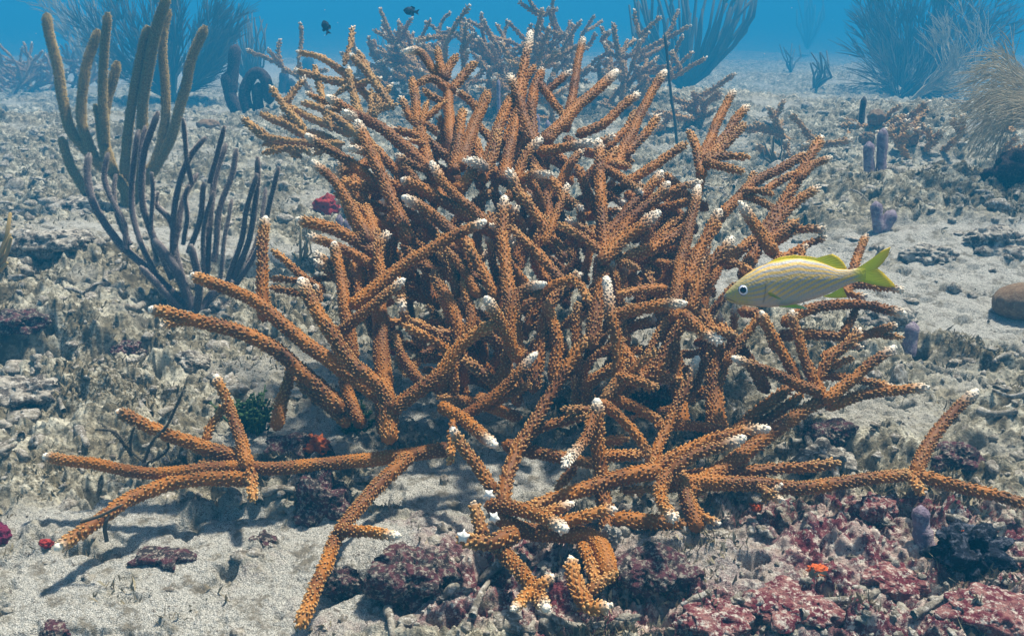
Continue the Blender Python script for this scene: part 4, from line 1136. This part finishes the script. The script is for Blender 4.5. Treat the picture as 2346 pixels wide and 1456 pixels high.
def dark_fish(label, px, py, z, L, ang, seed):
    mb = MB(); c_ = unproj(px, py, z); S = L*z/F; ca, sa = math.cos(ang), math.sin(ang)
    def pt(a, b_, d): return c_+(RX*(a*ca-b_*sa)+UP*(a*sa+b_*ca))*S+FW*d*S
    xs = np.linspace(-.5, .28, 16); prof = np.interp(xs, [-.5, -.42, -.25, 0, .18, .28], [.03, .14, .26, .25, .09, .07]); kk = 16; th = np.arange(kk)*2*np.pi/kk
    V = np.array([pt(x_, p_*math.cos(t_), p_*.38*math.sin(t_)) for x_, p_ in zip(xs, prof) for t_ in th])
    i, j = np.meshgrid(np.arange(15), np.arange(kk), indexing='ij'); Q = np.stack([i*kk+j, i*kk+(j+1) % kk, (i+1)*kk+(j+1) % kk, (i+1)*kk+j], -1).reshape(-1, 4)
    root = tag(empty('dark_fish', c_), label, 'fish', 'small dark fish hovering over the far reef'); mb.add(V, Q); mb.obj('body', M_black, root)
    def flat(name, pts):
        m2 = MB(); n = len(pts); Vf = [pt(a, b_, d) for d in (-.012, .012) for a, b_ in pts]
        tr = [[0, q, q+1] for q in range(1, n-1)]+[[n, n+q+1, n+q] for q in range(1, n-1)]
        m2.add(Vf, [[q, (q+1) % n, n+(q+1) % n, n+q] for q in range(n)], tr); m2.obj(name, M_black, root)
    flat('tail_fin', [(.24, .06), (.52, .20), (.43, 0), (.52, -.20), (.24, -.06)])
    flat('dorsal_fin', [(-.2, .2), (0, .34), (.22, .26), (.2, .08), (0, .2)]); flat('anal_fin', [(0, -.2), (.2, -.08), (.22, -.25), (.08, -.33)])
dark_fish('small dark fish diving nose up, left of the hazy thicket', 747, 63, 2.6, 34, math.radians(-70), 1)
dark_fish('small dark fish swimming left, close to the hazy thicket top', 942, 26, 2.9, 36, math.radians(-8), 2)

def specks():
    g = np.random.default_rng(5); mb = MB(); n = 420; z = g.uniform(.45, 3.0, n); px = g.uniform(-200, 2550, n); py = g.uniform(-50, 1500, n)
    for a, b_, c_ in zip(px, py, z):
        if c_ > zflat(b_)*.97 and b_ > 0: continue
        blob(mb, unproj(a, b_, c_), g.uniform(.0002, .00055)*c_, .3, 1, 4)
    m, t, b = mat('drifting_particles', .8, .2); b.inputs['Base Color'].default_value = (.7, .68, .6, 1)
    tag(mb.obj('drifting_particles', m, origin=(0, 1, .5)), kind='stuff')
specks()

# ------------------------------------------------------------------ water haze round camera and scene
mh = bpy.data.materials.new('water_haze'); mh.use_nodes = True; t = mh.node_tree; t.nodes.clear()
o_ = t.nodes.new('ShaderNodeOutputMaterial'); pv = t.nodes.new('ShaderNodeVolumePrincipled')
pv.inputs['Color'].default_value = (*HAZE_COL, 1); pv.inputs['Density'].default_value = HAZE_D; pv.inputs['Anisotropy'].default_value = 0.0
pv.inputs['Absorption Color'].default_value = (0, 0, 0, 1)
t.links.new(pv.outputs[0], o_.inputs['Volume'])
X0, Y0, Zb, Zt = 90, 90, -2.2, 2.4
V = np.array([(a*X0, b_*Y0, c_) for c_ in (Zb, Zt) for a, b_ in ((-1, -1), (1, -1), (1, 1), (-1, 1))], float)
Q = [[3, 2, 1, 0], [4, 5, 6, 7], [0, 1, 5, 4], [1, 2, 6, 5], [2, 3, 7, 6], [3, 0, 4, 7]]
me = mk_mesh('haze', V, np.array(Q).ravel(), np.arange(6)*4, None, mh, smooth=False); tag(link('haze', me), kind='stuff')
